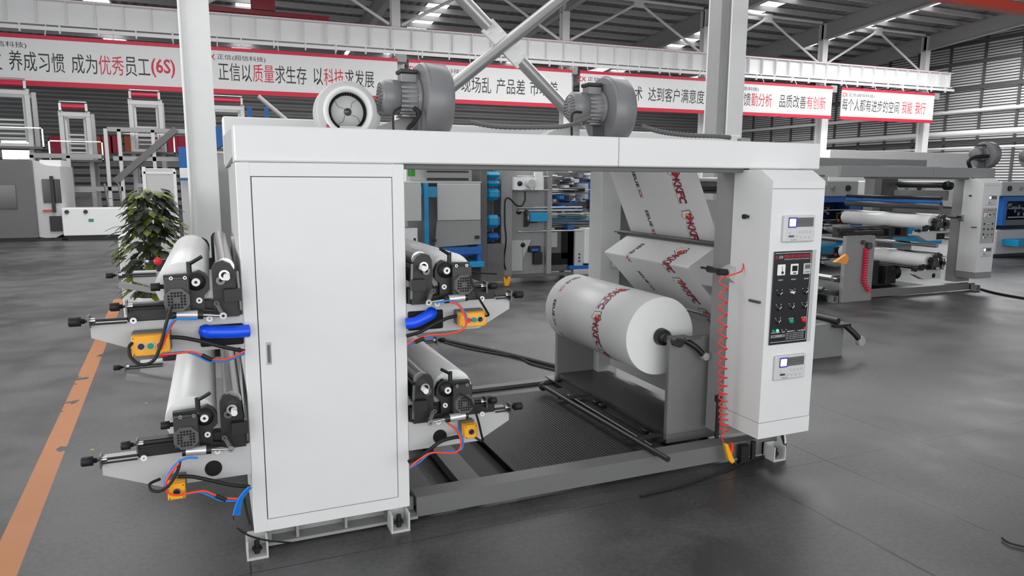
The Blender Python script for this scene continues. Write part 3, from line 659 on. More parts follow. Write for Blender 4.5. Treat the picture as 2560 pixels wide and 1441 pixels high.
# ------------------------------------------------------------ unwind stations
SX = .453
def station(side, zb, label, small):
    """side -1: left of the cabinet, +1: right of it; drawn for the left, mirrored about the cabinet for the right"""
    def X(x): return x if side < 0 else 2*SX-x
    t = thing('unwind_station', label, 'unwinder', (X(-.1), 3.4, zb-.1), 'unwind stations beside the tall cabinet')
    class S(MB):
        def build(s, name, m, parent=t):
            if side > 0:
                for v in s.v: v.x = 2*SX-v.x
            return MB.build(s, name, m, parent)
    xe = -.46 if side < 0 else -.41; sh = 0 if side < 0 else .055
    # carrying beams, front and rear
    for y0, nm in ((3.14, 'front_beam'), (4.82, 'rear_beam')):
        S().prism([(.10, zb-.14), (-.25, zb-.14), (xe, zb-.055), (xe, zb), (.10, zb)], 1, y0, y0+.09).build(nm, PGREY)
    S().cyl((-.05, 3.135, zb-.09), (-.05, 3.142, zb-.09), .034 if small else .010, 28).build('beam_hole', HOLE)
    if not small: S().bbox(-.07, .098, 3.130, 3.142, zb-.125, zb-.035, .04).build('hose_slot', HOLE)
    # slide carriage
    for y0 in (3.13, 4.82):
        S().bbox(-.33, .095, y0, y0+.05, zb+.002, zb+.072, .003).build('slide_block', BLACK)
    # front side plates
    def plate(y0, y1):
        b = S().prism([(-.19, zb+.03), (-.19, zb+.185), (-.105, zb+.188), (-.09, zb+.19), (-.06, zb+.20), (-.035, zb+.185), (-.022, zb+.155), (-.022, zb+.12), (-.045, zb+.095), (-.045, zb+.04), (.02, zb+.03)], 1, y0, y1)
        b.build('side_plate', BLACK)
        b = S().prism([(-.012, zb+.01), (-.012, zb+.20), (0, zb+.225), (.03, zb+.235), (.06, zb+.22), (.075, zb+.19), (.085, zb+.0), (.02, zb+.0)], 1, y0+.01, y1+.02)
        b.build('roller_plate', BLACK)
    plate(3.10, 3.13); plate(4.83, 4.86)
    S().box(.03, .095, 3.07, 3.10, zb+.07, zb+.12).build('pinch_block', BLACK)
    S().beam((.086, 3.095, zb+.19), (.092, 3.095, zb+.03), .008, .012).build('guard_strip', DSTEEL)
    # edge-guide motor
    mt = S().bbox(-.187, -.095, 3.055, 3.10, zb+.045, zb+.175, .004).build('drive_motor', mat('motor_black', (.2, .2, .2), .45))
    c = Vector((-.143, 3.05, zb+.092)); oc = []
    for k in range(8): a = PI/8+PI/4*k; oc.append((c.x+math.cos(a)*.050, c.z+math.sin(a)*.050))
    S().prism(oc, 1, 3.035, 3.056).build('vent_cover', mat('motor_black2', (.33, .33, .33), .45), mt)
    b = S()
    for i in range(-3, 3):
        for j in range(-3, 3):
            if abs(i+.5) > 2 and abs(j+.5) > 2: continue
            if abs(i+.5) < 1 and abs(j+.5) < 1: continue
            b.box(c.x+i*.0115+.002, c.x+i*.0115+.0095, 3.0335, 3.036, c.z+j*.0115+.002, c.z+j*.0115+.0095)
    b.build('vent_holes', HOLE, mt)
    for dx in (.03, .08): S().ring((-.19+dx, 3.05, zb+.178), (-.19+dx, 3.056, zb+.178), .007, .004, 12).build('cap_screw', STEEL)
    # hand wheel with white dial
    S().lathe((-.072, 3.10, zb+.155), (0, -1, 0), [(0, .036), (.012, .036), (.014, .030), (.022, .029), (.022, 0)], 36).build('hand_wheel', BLACK)
    S().ring((-.072, 3.076, zb+.155), (-.072, 3.072, zb+.155), .016, .006, 24).build('dial', IVORY)
    # clamp lever
    S().cyl((-.095, 3.11, zb+.185), (-.095, 3.11, zb+.235), .010, 14).tube([(-.095, 3.11, zb+.225), (-.075, 3.10, zb+.237), (-.045, 3.09, zb+.256)], .0075, 8).build('clamp_lever', BLACK)
    # washers
    for x, z, r in ((-.145, .035, .013), (-.064, .078, .012), (-.305+sh, .012, .012), (-.03, -.0, .012)): S().ring((x, 3.096, zb+z), (x, 3.09, zb+z), r, .0045, 20).build('washer', IVORY)
    # roller above and shaft end
    S().cyl((.04, 3.14, zb+.205), (.04, 4.83, zb+.205), .036, 28).build('steel_roller', STEEL)
    S().cyl((.055, 3.14, zb+.12), (.055, 4.83, zb+.12), .03, 24).build('rubber_roller', RUBBER)
    S().ring((.035, 3.08, zb+.178), (.035, 3.11, zb+.178), .021, .013, 24).build('bearing_ring', STEEL)
    S().cyl((.043, 3.04, zb+.173), (.043, 3.1, zb+.173), .0125, 20).build('shaft_end', IVORY)
    S().ring((.02, 3.10, zb+.155), (.02, 3.092, zb+.155), .018, .007, 20).build('shaft_washer', DSTEEL)
    # air cylinder with link
    S().cyl((-.148, 3.055, zb+.03), (-.072, 3.055, zb+.026), .019, 24).build('air_cylinder', ALU)
    S().cyl((-.162, 3.055, zb+.03), (-.148, 3.055, zb+.03), .018, 20).build('cylinder_cap', BLACK); S().cyl((-.072, 3.055, zb+.026), (-.052, 3.055, zb+.025), .018, 20).build('cylinder_cap', BLACK)
    S().cyl((-.052, 3.055, zb+.024), (.012, 3.055, zb+.017), .005, 10).ring((.022, 3.06, zb+.016), (.022, 3.05, zb+.016), .014, .006, 18).build('piston_rod', STEEL)
    S().beam((.022, 3.065, zb+.016), (.0, 3.07, zb+.068), .012, .014).ring((.0, 3.05, zb+.068), (.0, 3.06, zb+.068), .010, .006, 16).build('link_arm', DGREY)
    # adjusting screws with knobs
    def screw(x0, x1, y, z, kl=.05, kr=.017, nm='adjusting_screw'):
        a = S().cyl((x1, y, z), (x0+kl, y, z), .0055, 10).cyl((x1, y-.012, z-.012), (x0+kl+.02, y-.012, z-.012), .004, 8).build(nm, BLACK)
        S().lathe((x0, y, z), (1, 0, 0), [(0, 0), (0, kr*.85), (.004, kr), (kl*.75, kr), (kl*.75, kr*.55), (kl, kr*.5), (kl, 0)], 18).build('knob', RUBBER, a)
        S().box(x0+kl+.012, x0+kl+.018, y-.03, y+.02, z-.028, z+.024).build('stop_plate', DSTEEL, a)
        S().cyl((x0+kl+.018, y, z), (x0+kl+.036, y, z), .011, 6).build('nut', STEEL, a)
    screw(-.53+sh, -.33, 3.13, zb+.015, .055, .019)
    screw(-.385+sh, -.185, 3.11, zb+.068, .045, .017)
    if side < 0: S().lathe((-.235, 3.08, zb+.143), (1, 0, 0), [(0, 0), (0, .014), (.003, .016), (.033, .016), (.033, .009), (.05, .009)], 18).build('knob', RUBBER)
    screw(-.6, -.33, 4.80, zb-.01, .05, .017)
    screw(-.455, -.2, 4.84, zb+.06, .05, .017)
    S().lathe((-.31, 4.70, zb+.075), (0, -1, 0), [(0, .024), (.008, .022), (.012, .012), (.012, 0)], 20).build('red_chuck', RED)
    S().beam((-.53, 4.75, zb-.06), (-.25, 4.75, zb-.13), .05, .03).build('rear_arm', GREY)
    # film roll on its shaft: it lifts out, so it is a thing of its own
    R = thing('film_roll', 'plain white film roll held by the '+label.split(',')[0].split(' carrying')[0].split(' with')[0], 'film roll', (X(-.125), 3.9, zb+.02), 'plain film rolls in the unwinders')
    S().lathe((-.125, 3.18, zb+.125), (0, 1, 0), [(0, .02), (0, .098), (.004, .101), (1.55, .101), (1.554, .098), (1.554, 0)], 56).build('rolled_film', FILM, R)
    S().ring((-.125, 3.178, zb+.125), (-.125, 3.181, zb+.125), .100, .028, 48).build('roll_end', PAPER, R)
    S().cyl((-.125, 3.12, zb+.125), (-.125, 4.84, zb+.125), .019, 16).build('roll_shaft', BLACK, R)
    return t, R
st = [station(-1, 1.085, 'upper left unwinder, above the yellow two-button box', False),
      station(-1, .518, 'lower left unwinder, beside the cabinet foot', True),
      station(1, 1.085, 'upper right unwinder, seen through the arch beside the tall cabinet', False),
      station(1, .518, 'lower right unwinder, near the dark floor plate inside the arch', True)]
# yellow button boxes
def pendant(label, x0, x1, z0, z1, buttons, y0=3.02, y1=3.075):
    t = thing('push_button_box', label, 'button box', ((x0+x1)/2, y1, z0), 'yellow push button boxes')
    MB().bbox(x0, x1, y0+.02, y1, z0, z1, .004).build('box_body', YEL, t)
    l = MB().bbox(x0, x1, y0, y0+.018, z0, z1, .003).build('lid', YEL, t)
    MB().bbox(x0-.003, x1+.003, y1, y1+.05, z0+.004, z1+.006).build('back_plate', DGREY, t)
    b = MB()
    for sx in (x0+.007, x1-.007):
        for sz in (z0+.007, z1-.007): b.cyl((sx, y0-.001, sz), (sx, y0+.002, sz), .003, 8)
    b.build('lid_screws', DSTEEL, l)
    for x, k in buttons:
        zc = (z0+z1)/2
        MB().ring((x, y0-.003, zc), (x, y0+.001, zc), .0155, .011, 20).build('button_ring', STEEL, t)
        if k == 's': MB().cyl((x, y0-.006, zc), (x, y0, zc), .012, 18).beam((x-.008, y0-.01, zc-.007), (x+.008, y0-.01, zc+.007), .007, .006).build('selector', BLACK, t)
        else: MB().cyl((x, y0-.009, zc), (x, y0, zc), .012, 18).build('button', GRN if k == 'g' else RED, t)
pendant('long yellow button box under the upper left unwinder', -.311, -.178, .968, 1.046, [(-.278, 's'), (-.245, 'g'), (-.212, 'r')])
pendant('small square yellow switch box under the lower left unwinder', -.222, -.157, .372, .437, [(-.188, 's')], 3.0, 3.06)
pendant('long yellow button box seen right of the tall cabinet, under the upper unwinder', 1.034, 1.163, .975, 1.04, [(1.072, 'r'), (1.10, 'g'), (1.13, 's')], 3.05, 3.1)
pendant('small yellow switch box right of the tall cabinet, above the floor slot', 1.052, 1.116, .432, .497, [(1.085, 's')], 3.05, 3.1)
def Q(pts, y): return [on(px, py, 1, y if not isinstance(y, (list, tuple)) else y[i]) for i, (px, py) in enumerate(pts)]
G = 'air hoses and cables beside the tall cabinet'
hose('corrugated_hose', 'blue corrugated hose entering the tall cabinet from the left', 'hose', [(.12, 3.11, 1.02), (.06, 3.1, 1.022), (.0, 3.1, 1.026), (-.035, 3.105, 1.028), (-.05, 3.13, 1.028)], .025, BLUE, 14, 12, .12)
hose('corrugated_hose', 'blue corrugated hose right of the tall cabinet', 'hose', [(.79, 3.11, 1.0), (.83, 3.1, 1.005), (.87, 3.1, 1.02), (.905, 3.105, 1.035), (.92, 3.13, 1.04)], .024, BLUE, 14, 12, .12)
hose('thick_cable', 'thick black cable looping around the long yellow box on the left', 'cable', Q([(430, 760), (415, 810), (402, 860), (385, 900), (355, 912), (328, 895), (322, 870), (333, 855)], [3.0, 2.99, 2.97, 2.96, 2.97, 2.99, 3.0, 3.03]), .0065, RUBBER, 10, 8, 0, G)
hose('thick_cable', 'thick black cable from the long yellow left box into the tall cabinet', 'cable', Q([(422, 843), (460, 845), (510, 855), (560, 868), (612, 878)], 3.06), .008, RUBBER, 10, 8, 0, G)
hose('air_tube', 'blue air tube hanging from the upper left air cylinder', 'tube', Q([(495, 797), (465, 798), (435, 800), (415, 830), (402, 855), (398, 875)], 2.985), .0045, LBLUE, 8, 8, 0, G)
hose('air_tube', 'orange air tube hanging from the upper left air cylinder', 'tube', Q([(440, 798), (425, 820), (412, 850), (402, 874)], 2.99), .0045, ORG, 8, 8, 0, G)
hose('air_tube', 'blue air tube waving below the long yellow left box', 'tube', Q([(405, 885), (440, 882), (470, 881), (500, 892), (520, 902), (560, 903), (590, 893), (612, 884)], 3.0), .0045, LBLUE, 8, 8, 0, G)
hose('air_tube', 'red air tube waving below the long yellow left box', 'tube', Q([(402, 887), (440, 884), (480, 880), (510, 890), (535, 899), (570, 897), (612, 878)], 2.99), .004, ORG, 8, 8, 0, G)
hose('tube_joiner', 'black tube joiner on the waving tubes of the left side', 'fitting', Q([(505, 888), (530, 900)], 2.985), .009, RUBBER, 8, 1)
hose('thick_cable', 'thick black cable looping left of the small square yellow box', 'cable', Q([(450, 1150), (445, 1175), (425, 1210), (400, 1228), (378, 1225), (375, 1210), (400, 1198)], [2.98, 2.97, 2.96, 2.96, 2.97, 2.99, 3.02]), .006, RUBBER, 10, 8, 0, G)
hose('thick_cable', 'thick black cable from the small square yellow box to the cabinet', 'cable', Q([(445, 1192), (480, 1192), (530, 1202), (580, 1213), (625, 1217)], 3.04), .008, RUBBER, 10, 8, 0, G)
hose('air_tube', 'blue air tube curving over the small square yellow box', 'tube', Q([(495, 1145), (465, 1146), (440, 1160), (420, 1185), (412, 1210), (420, 1228)], 2.97), .0045, LBLUE, 8, 8, 0, G)
hose('air_tube', 'orange air tube curving over and below the small square yellow box', 'tube', Q([(448, 1158), (425, 1185), (415, 1210), (420, 1232), (445, 1238), (480, 1232), (510, 1228), (535, 1237), (560, 1245), (595, 1247)], 2.965), .0045, ORG, 8, 8, 0, G)
hose('air_tube', 'blue air tube running under the lower left unwinder', 'tube', Q([(465, 1236), (500, 1231), (525, 1240), (555, 1252), (598, 1252)], 2.98), .0045, LBLUE, 8, 8, 0, G)
hose('tube_joiner', 'black tube joiner under the lower left unwinder', 'fitting', Q([(540, 1240), (565, 1250)], 2.96), .009, RUBBER, 8, 1)
for k in range(4):
    hose('air_tube', 'blue air tube of the short bundle at the cabinet foot', 'tube', Q([(622+k*2, 1218), (608+k*2, 1232+k), (596+k*3, 1250), (587+k*4, 1275), (584+k*5, 1288)], 2.96+.006*k), .0042, LBLUE, 8, 6, 0, 'short blue tube bundle')
hose('thin_cable', 'thin black wire hanging at the cabinet foot', 'cable', Q([(586, 1285), (583, 1296), (586, 1300)], 2.96), .002, RUBBER, 6)
hose('thin_cable', 'thin black hose lying across the left cabinet foot', 'cable', Q([(593, 1320), (620, 1338), (660, 1350), (700, 1355), (728, 1357)], [3.02, 3.03, 3.05, 3.07, 3.1]), .004, RUBBER, 8)
hose('thin_cable', 'black cable dropping down the cabinet edge to its foot', 'cable', Q([(610, 1242), (617, 1280), (626, 1312)], 3.04), .005, RUBBER, 8)
# right side of the cabinet
hose('thick_cable', 'thick black cable from the cabinet to the long yellow right box', 'cable', Q([(1016, 840), (1050, 830), (1090, 808), (1120, 795), (1142, 790)], 3.06), .008, RUBBER, 10, 8, 0, G)
hose('thick_cable', 'black cable curving down right of the long yellow right box', 'cable', Q([(1175, 690), (1185, 720), (1200, 750), (1215, 775), (1221, 788), (1207, 789)], [3.0, 3.0, 3.0, 3.02, 3.04, 3.06]), .0055, RUBBER, 10, 8, 0, G)
hose('air_tube', 'orange air tube over the long yellow right box', 'tube', Q([(1125, 755), (1145, 762), (1160, 785), (1165, 808), (1155, 825), (1120, 835), (1080, 838), (1050, 845), (1018, 860)], 2.99), .0045, ORG, 8, 8, 0, G)
hose('air_tube', 'blue air tube behind the orange one on the right box', 'tube', Q([(1090, 757), (1128, 752), (1150, 765), (1166, 790), (1164, 815), (1140, 830), (1085, 840), (1060, 850), (1018, 862)], 3.0), .004, LBLUE, 8, 8, 0, G)
hose('tube_joiner', 'black tube joiner right of the tall cabinet', 'fitting', Q([(1038, 856), (1060, 846)], 2.98), .009, RUBBER, 8, 1)
hose('thick_cable', 'thick black cable from the cabinet to the small yellow right box', 'cable', Q([(1020, 1155), (1060, 1135), (1100, 1105), (1130, 1095), (1150, 1092)], 3.06), .009, RUBBER, 10, 8, 0, G)
hose('thick_cable', 'black cable arching over the small yellow right box', 'cable', Q([(1150, 985), (1175, 1000), (1192, 1040), (1202, 1080), (1206, 1103), (1187, 1093)], [3.0, 3.0, 3.0, 3.02, 3.04, 3.06]), .0055, RUBBER, 10, 8, 0, G)
hose('air_tube', 'orange air tube hanging before the small yellow right box', 'tube', Q([(1120, 1058), (1140, 1075), (1152, 1100), (1150, 1122), (1130, 1133), (1080, 1132), (1050, 1148), (1025, 1168)], 2.99), .0045, ORG, 8, 8, 0, G)
hose('air_tube', 'blue air tube low beside the small yellow right box', 'tube', Q([(1118, 1058), (1145, 1075), (1157, 1100), (1152, 1125), (1110, 1130), (1075, 1135), (1050, 1155), (1022, 1172)], 3.0), .004, LBLUE, 8, 8, 0, G)
# floor cables
hose('floor_cable', 'thick black cable on the floor from the cabinet to the roll trolley', 'cable', [Vector((v.x, v.y, .02)) for v in [on(px, py, 2, .02) for px, py in ((1100, 848), (1180, 865), (1270, 885), (1400, 918))]], .018, RUBBER, 8, 6)
hose('floor_cable', 'thin black cable on the floor beside the thick one', 'cable', [Vector((v.x, v.y, .01)) for v in [on(px, py, 2, .01) for px, py in ((1085, 840), (1110, 855), (1180, 873), (1290, 893), (1330, 910), (1400, 928))]], .009, RUBBER, 8, 6)
hose('floor_cable', 'black cable trailing over the floor by the front foot on the right', 'cable', [Vector((v.x, v.y, .008)) for v in [on(px, py, 2, .008) for px, py in ((1965, 1115), (1930, 1135), (1860, 1155), (1820, 1175), (1760, 1195), (1700, 1215), (1600, 1240))]], .006, RUBBER, 8, 6)
hose('floor_cable', 'black cable on the floor in the lower right corner', 'cable', [Vector((v.x, v.y, .008)) for v in [on(px, py, 2, .008) for px, py in ((2505, 1345), (2530, 1360), (2600, 1375))]], .005, RUBBER, 8, 6)
# ------------------------------------------------------------ roll trolley, printed film
t = thing('roll_trolley', 'dark grey steel trolley holding the large printed roll', 'trolley', (2.75, 4.3, 0))
TG = mat('trolley_grey', (.5, .5, .5), .4, var=.05); TD = mat('trolley_deck', (.28, .28, .28), .38, var=.08)
MB().box(2.545, 2.97, 3.54, 5.03, .075, .09).box(2.545, 2.56, 3.54, 5.03, .05, .075).build('deck', TD, t)
for y0, y1, n_ in ((3.50, 3.54, 'front_plate'), (5.03, 5.07, 'rear_plate')):
    MB().bbox(2.53, 2.975, y0, y1, .03, .70, .006).build(n_, TG, t)
MB().box(2.545, 2.962, 3.497, 3.5, .088, .0895).build('fold_line', DGREY, t)
for x in (2.6, 2.9):
    for y in (3.6, 4.95): MB().cyl((x-.015, y, .03), (x+.015, y, .03), .03, 20).build('castor', RUBBER, t)
MB().box(2.975, 2.985, 3.56, 4.95, .14, .42).build('back_board', PGREY, t)
MB().box(2.46, 2.53, 3.5, 5.1, .048, .058).build('guide_flange', DSTEEL, t)
for y in (3.56, 3.64, 4.2, 4.28, 4.9): MB().bbox(2.47, 2.52, y, y+.05, .058, .078).build('slide_block', BLACK, t)
b = MB().cyl((2.25, 3.09, .13), (2.215, 4.62, .13), .016, 16).ball((2.213, 4.62, .13), .034); b.build('push_rod', mat('rod_black', (.2, .2, .2), .35, .3), t)
MB().box(2.24, 2.5, 3.50, 3.53, .085, .10).box(2.24, 2.5, 4.4, 4.43, .085, .10).cyl((2.36, 3.4, .08), (2.36, 4.5, .08), .008, 10).build('thin_rod', DSTEEL, t)
# spindle and brake handle
MB().cyl((2.56, 3.44, .685), (2.56, 5.05, .685), .028, 20).lathe((2.56, 3.64, .685), (0, -1, 0), [(0, 0), (0, .055), (.04, .05), (.06, .03), (.06, 0)], 24).build('spindle', BLACK, t)
MB().bbox(2.53, 2.66, 3.46, 3.54, .695, .712).bbox(2.60, 2.72, 3.44, 3.47, .70, .715).build('spindle_clamp', DGREY, t)
h = MB().tube([(2.62, 3.49, .69), (2.66, 3.46, .665), (2.70, 3.44, .63), (2.725, 3.43, .60)], .018, 10).build('crank_arm', BLACK, t)
MB().cyl((2.735, 3.44, .592), (2.735, 3.41, .592), .024, 24).cyl((2.735, 3.41, .592), (2.735, 3.405, .592), .007, 10).build('crank_disc', ALU, h)
# printed roll
RC = Vector((2.56, 0, .685)); RR = .25
t = thing('film_roll', 'large white roll of film printed with red and black marks, on the trolley', 'film roll', (2.56, 4.2, .435))
MB().lathe((2.56, 3.655, .685), (0, 1, 0), [(0, .05), (0, RR-.003), (.003, RR), (1.14, RR), (1.143, RR-.003), (1.143, .05)], 96).build('rolled_film', FILM, t)
MB().ring((2.56, 3.652, .685), (2.56, 3.656, .685), RR-.002, .045, 72).build('roll_end', PAPER, t)
MB().ring((2.56, 3.62, .685), (2.56, 4.84, .685), .046, .03, 24).build('cardboard_core', mat('core_card', (.5, .45, .38), .8), t)
# the hanging web: profile in x,z from the top of the arch to the roll
WP = [Vector((2.63, 0, 1.80)), Vector((2.866, 0, 1.271)), Vector((2.634, 0, 1.133)), Vector((3.055, 0, .70)), Vector((3.05, 0, .46)), Vector((2.70, 0, .428))]
WY0, WY1 = 3.50, 4.50
t = wt = thing('hanging_film', 'white printed film hanging in folds from the arch down to the roll', 'film', (2.85, 4.15, .6))
def smooth(P, r=.02):
    out = [P[0]]
    for i in range(1, len(P)-1):
        a = (P[i-1]-P[i]).normalized(); c_ = (P[i+1]-P[i]).normalized()
        for k in range(7):
            s_ = k/6; out.append(P[i]+a*r*(1-s_)**2+c_*r*s_**2)
    return out+[P[-1]]
WS = smooth(WP)
b = MB(); n = len(WS); vs = [Vector((p.x, y, p.z)) for y in (WY0, WY1) for p in WS]
b.add(vs, [(i, i+1, n+i+1, n+i) for i in range(n-1)], True)
b.build('film_sheet', FILM, t)
cum = [0]
for i in range(1, n): cum.append(cum[-1]+(WS[i]-WS[i-1]).length)
def web_at(s, v):
    s = max(0, min(cum[-1]-1e-5, s)); i = 0
    while cum[i+1] < s: i += 1
    f = (s-cum[i])/(cum[i+1]-cum[i]); p = WS[i].lerp(WS[i+1], f); d = (WS[i+1]-WS[i]).normalized()
    nn = Vector((d.z, 0, -d.x))   # towards the camera side (-x)
    if nn.x > 0: nn = -nn
    return Vector((p.x, 0, p.z))+nn*.0025+Vector((0, v, 0))
def roll_at(s, v):
    a = math.radians(92)+s/RR
    return Vector((2.56+math.cos(a)*(RR+.0018), v, .685+math.sin(a)*(RR+.0018)))
def dense(vs, fs, step):
    """split long edges so flat letters can bend"""
    import bmesh
    me = bpy.data.meshes.new('x'); me.from_pydata(vs, [], fs); bm = bmesh.new(); bm.from_mesh(me)
    bmesh.ops.triangulate(bm, faces=bm.faces)
    for _ in range(3):
        es = [e for e in bm.edges if e.calc_length() > step]
        if not es: break
        bmesh.ops.subdivide_edges(bm, edges=es, cuts=1)
    bm.verts.ensure_lookup_table(); bm.verts.index_update()
    r = [v.co.copy() for v in bm.verts], [tuple(v.index for v in f.verts) for f in bm.faces]
    bm.free(); bpy.data.meshes.remove(me); return r
def outline(vs, fs, k): 
    cx = sum(v.x for v in vs)/len(vs); cy = sum(v.y for v in vs)/len(vs)
    return [Vector((cx+(v.x-cx)*k, cy+(v.y-cy)*k, 0)) for v in vs], fs
def printing(parent, at, s_list, smax, y_logo, y_text):
    mbs = {k: MB() for k in ('r', 'k', 'y', 'g', 'l', 'w')}
    def put(key, vs, fs, s0, v0, sc, sy, lift=0):
        vs = [Vector((v.x*sc, v.y*sy, 0)) for v in vs]
        if s0+max(v.x for v in vs) > smax or s0 < 0: return
        vs, fs = dense(vs, fs, .03)
        out = []
        for v in vs:
            p = at(s0+v.x, v0-v.y); q = at(s0+v.x, v0-v.y)
            if lift:
                q2 = at(s0+v.x+.001, v0-v.y); e = (q2-q).cross(Vector((0, 1, 0))).normalized()
                if e.x > 0 and parent is wt: e = -e
                if parent is not wt and (q-Vector((2.56, q.y, .685))).dot(e) < 0: e = -e
                p = p+e*lift
            out.append(p)
        mbs[key].add(out, fs)
    L = [text_mesh(ch, True) for ch in 'KKFC']; T1 = text_mesh('SEUE', True); T2 = text_mesh('XX', True); T3 = text_mesh('food brand', False)
    blob = [Vector((math.cos(a)*(.5+.10*math.sin(3*a+1)), math.sin(a)*(.42+.07*math.cos(5*a)), 0)) for a in [2*PI*i/28 for i in range(28)]]
    bf = [tuple(range(28))]
    for s in s_list:
        # crest: outlined blob with a small yellow wedge
        put('k', [v*1.0 for v in blob], bf, s+.04, y_logo+.035, .085, .135)
        put('w', [v*.88 for v in blob], bf, s+.04, y_logo+.035, .085, .135, .0006)
        put('r', [Vector((v.x*.72+.12, v.y*.62+.1, 0)) for v in blob], bf, s+.04, y_logo+.035, .085, .135, .0012)
        put('y', [Vector((-.25, .1, 0)), Vector((.1, .2, 0)), Vector((-.05, -.15, 0))], [(0, 1, 2)], s+.04, y_logo+.035, .085, .135, .0018)
        for i, (vs, fs) in enumerate(L):
            mx = max(v.x for v in vs); my = max(v.y for v in vs)
            nv = [Vector((v.x/mx, v.y/my, 0)) for v in vs]
            put('k', outline(nv, fs, 1.22)[0], fs, s+.092+i*.041, y_logo+.063, .037, .064)
            put('r', nv, fs, s+.092+i*.041, y_logo+.063, .037, .064, .0008)
        vs, fs = T3; mx = max(v.x for v in vs); put('g', [Vector((v.x/mx, v.y, 0)) for v in vs], fs, s+.11, y_logo+.085, .15, .02)
        vs, fs = T1; mx = max(v.x for v in vs); put('k', [Vector((v.x/mx, v.y, 0)) for v in vs], fs, s+.02, y_text+.04, .13, .05)
        vs, fs = T2; mx = max(v.x for v in vs); put('r', [Vector((v.x/mx, v.y, 0)) for v in vs], fs, s+.16, y_text+.04, .07, .05)
    for k, nm, m_ in (('k', 'black_print', PBLK), ('w', 'white_print', PAPER), ('r', 'red_print', PRED), ('y', 'yellow_print', PYEL), ('g', 'grey_print', PGRY if parent is wt else PLIL)):
        if mbs[k].v: mbs[k].build(nm, m_, parent)
printing(wt, web_at, [.06, .36, .66, .96, 1.26], cum[-1], 3.70, 4.17)
rt_ = [o for o in C.objects if o.name.startswith('film_roll') and o.get('label', '').startswith('large white roll')][0]
printing(rt_, roll_at, [.0, .27, .54], .72, 4.00, 4.64)
# coiled red air hose and blow gun
pts = [(2.76, 3.16, 1.19), (2.735, 3.14, 1.15)]
N_ = 17; z = 1.13
for k in range(N_*8):
    f = k/(N_*8); turn = f*N_; zz = 1.13-.90*(.5*(1-(1-f)**2)+.5*f); rr = .024
    a = 2*PI*turn; cx = 2.60+.06*f
    pts.append((cx+math.cos(a)*rr, 3.13+math.sin(a)*rr, zz))
pts += [(2.64, 3.13, .20), (2.66, 3.13, .16)]
COIL = mat('coil_red_orange', (.92, .22, .14), .35)
tag(MB().tube(pts, .0042, 8, 2).build('coiled_air_hose', COIL), 'thin red coiled air hose hanging in front of the white control cabinet post', 'hose')
t = thing('air_blow_gun', 'yellow air blow gun hanging at the end of the red coiled hose', 'blow gun', (2.69, 3.12, .05))
MB().prism([(2.655, .155), (2.675, .15), (2.72, .06), (2.735, .035), (2.715, .025), (2.69, .05)], 1, 3.11, 3.13).build('gun_body', YEL, t)
MB().prism([(2.705, .15), (2.715, .15), (2.72, .10), (2.712, .07), (2.70, .085), (2.706, .12)], 1, 3.113, 3.127).build('trigger', ORG, t)
MB().cyl((2.728, 3.12, .033), (2.765, 3.12, .004), .0025, 8).build('nozzle', STEEL, t)
tag(MB().cyl((2.70, 3.24, .38), (2.70, 3.24, .14), .012, 14).bbox(2.685, 2.715, 3.23, 3.26, .36, .40).build('air_valve', BLACK), 'slim black air valve beside the coiled hose at the post foot', 'valve')
# small fittings at the right foot
t = thing('foot_fittings', 'dark feed valve cluster at the right foot of the arch', 'fittings', (2.83, 3.12, 0))
MB().bbox(2.80, 2.86, 3.13, 3.17, .0, .11).build('valve_body', BLACK, t); MB().cyl((2.90, 3.15, .012), (2.90, 3.15, .12), .016, 12).build('adjuster', BLACK, t)
# second trolley behind the control cabinet
t = thing('rewind_stand', 'grey roll stand with disc handle right of the control cabinet', 'roll stand', (5.3, 5.0, 0))
MB().bbox(4.85, 5.5, 4.86, 4.90, .0, .33).build('front_plate', TG, t)
MB().bbox(4.85, 5.5, 6.1, 6.14, .0, .33).build('rear_plate', TG, t)
MB().box(4.9, 5.45, 4.9, 6.1, .05, .07).build('deck', TD, t)
MB().cyl((5.35, 4.8, .36), (5.35, 6.14, .36), .03, 16).bbox(5.32, 5.5, 4.78, 4.84, .30, .33).build('spindle', BLACK, t)
h = MB().tube([(5.45, 4.8, .31), (5.52, 4.76, .24), (5.56, 4.74, .19)], .028, 10).build('crank_arm', BLACK, t)
MB().cyl((5.585, 4.76, .165), (5.585, 4.72, .165), .045, 24).build('crank_disc', ALU, h)
# ------------------------------------------------------------ second machine, same make, further right
DX, DY = 7.77, 4.05
G2 = 'parts of the second film machine'
f2 = dup(fr, fr.location+Vector((DX, DY, 0)), 'grey arch frame of the second film machine, right background')
c2 = dup(cc, cc.location+Vector((DX, DY, 0)), 'grey and white control cabinet of the second film machine, right background')
DIMGREY = mat('dimmed_grey_paint', (.56, .56, .56), .45, var=.05)  # machine paint darkened to stand for the dim light back there
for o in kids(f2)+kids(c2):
    if o.data.materials and o.data.materials[0] in (WHITE, PGREY) and not (o.name.startswith('body')): o.material_slots[0].link = 'OBJECT'; o.material_slots[0].material = DIMGREY
for o in kids(c2):
    if o.name.startswith('switch_panel'):
        o.material_slots[0].link = 'OBJECT'; o.material_slots[0].material = mat('panel_grey', (.66, .66, .66), .4)
b1 = [o for o in C.objects if o.name == 'motor_blower'][0]
m2 = dup(b1, Vector((12.0, 8.1, 1.90)), 'dark motor blower on the second machine, at the right')
m3 = dup(b1, Vector((13.3, 8.1, 1.90)), 'motor blower cut by the right edge of the picture')
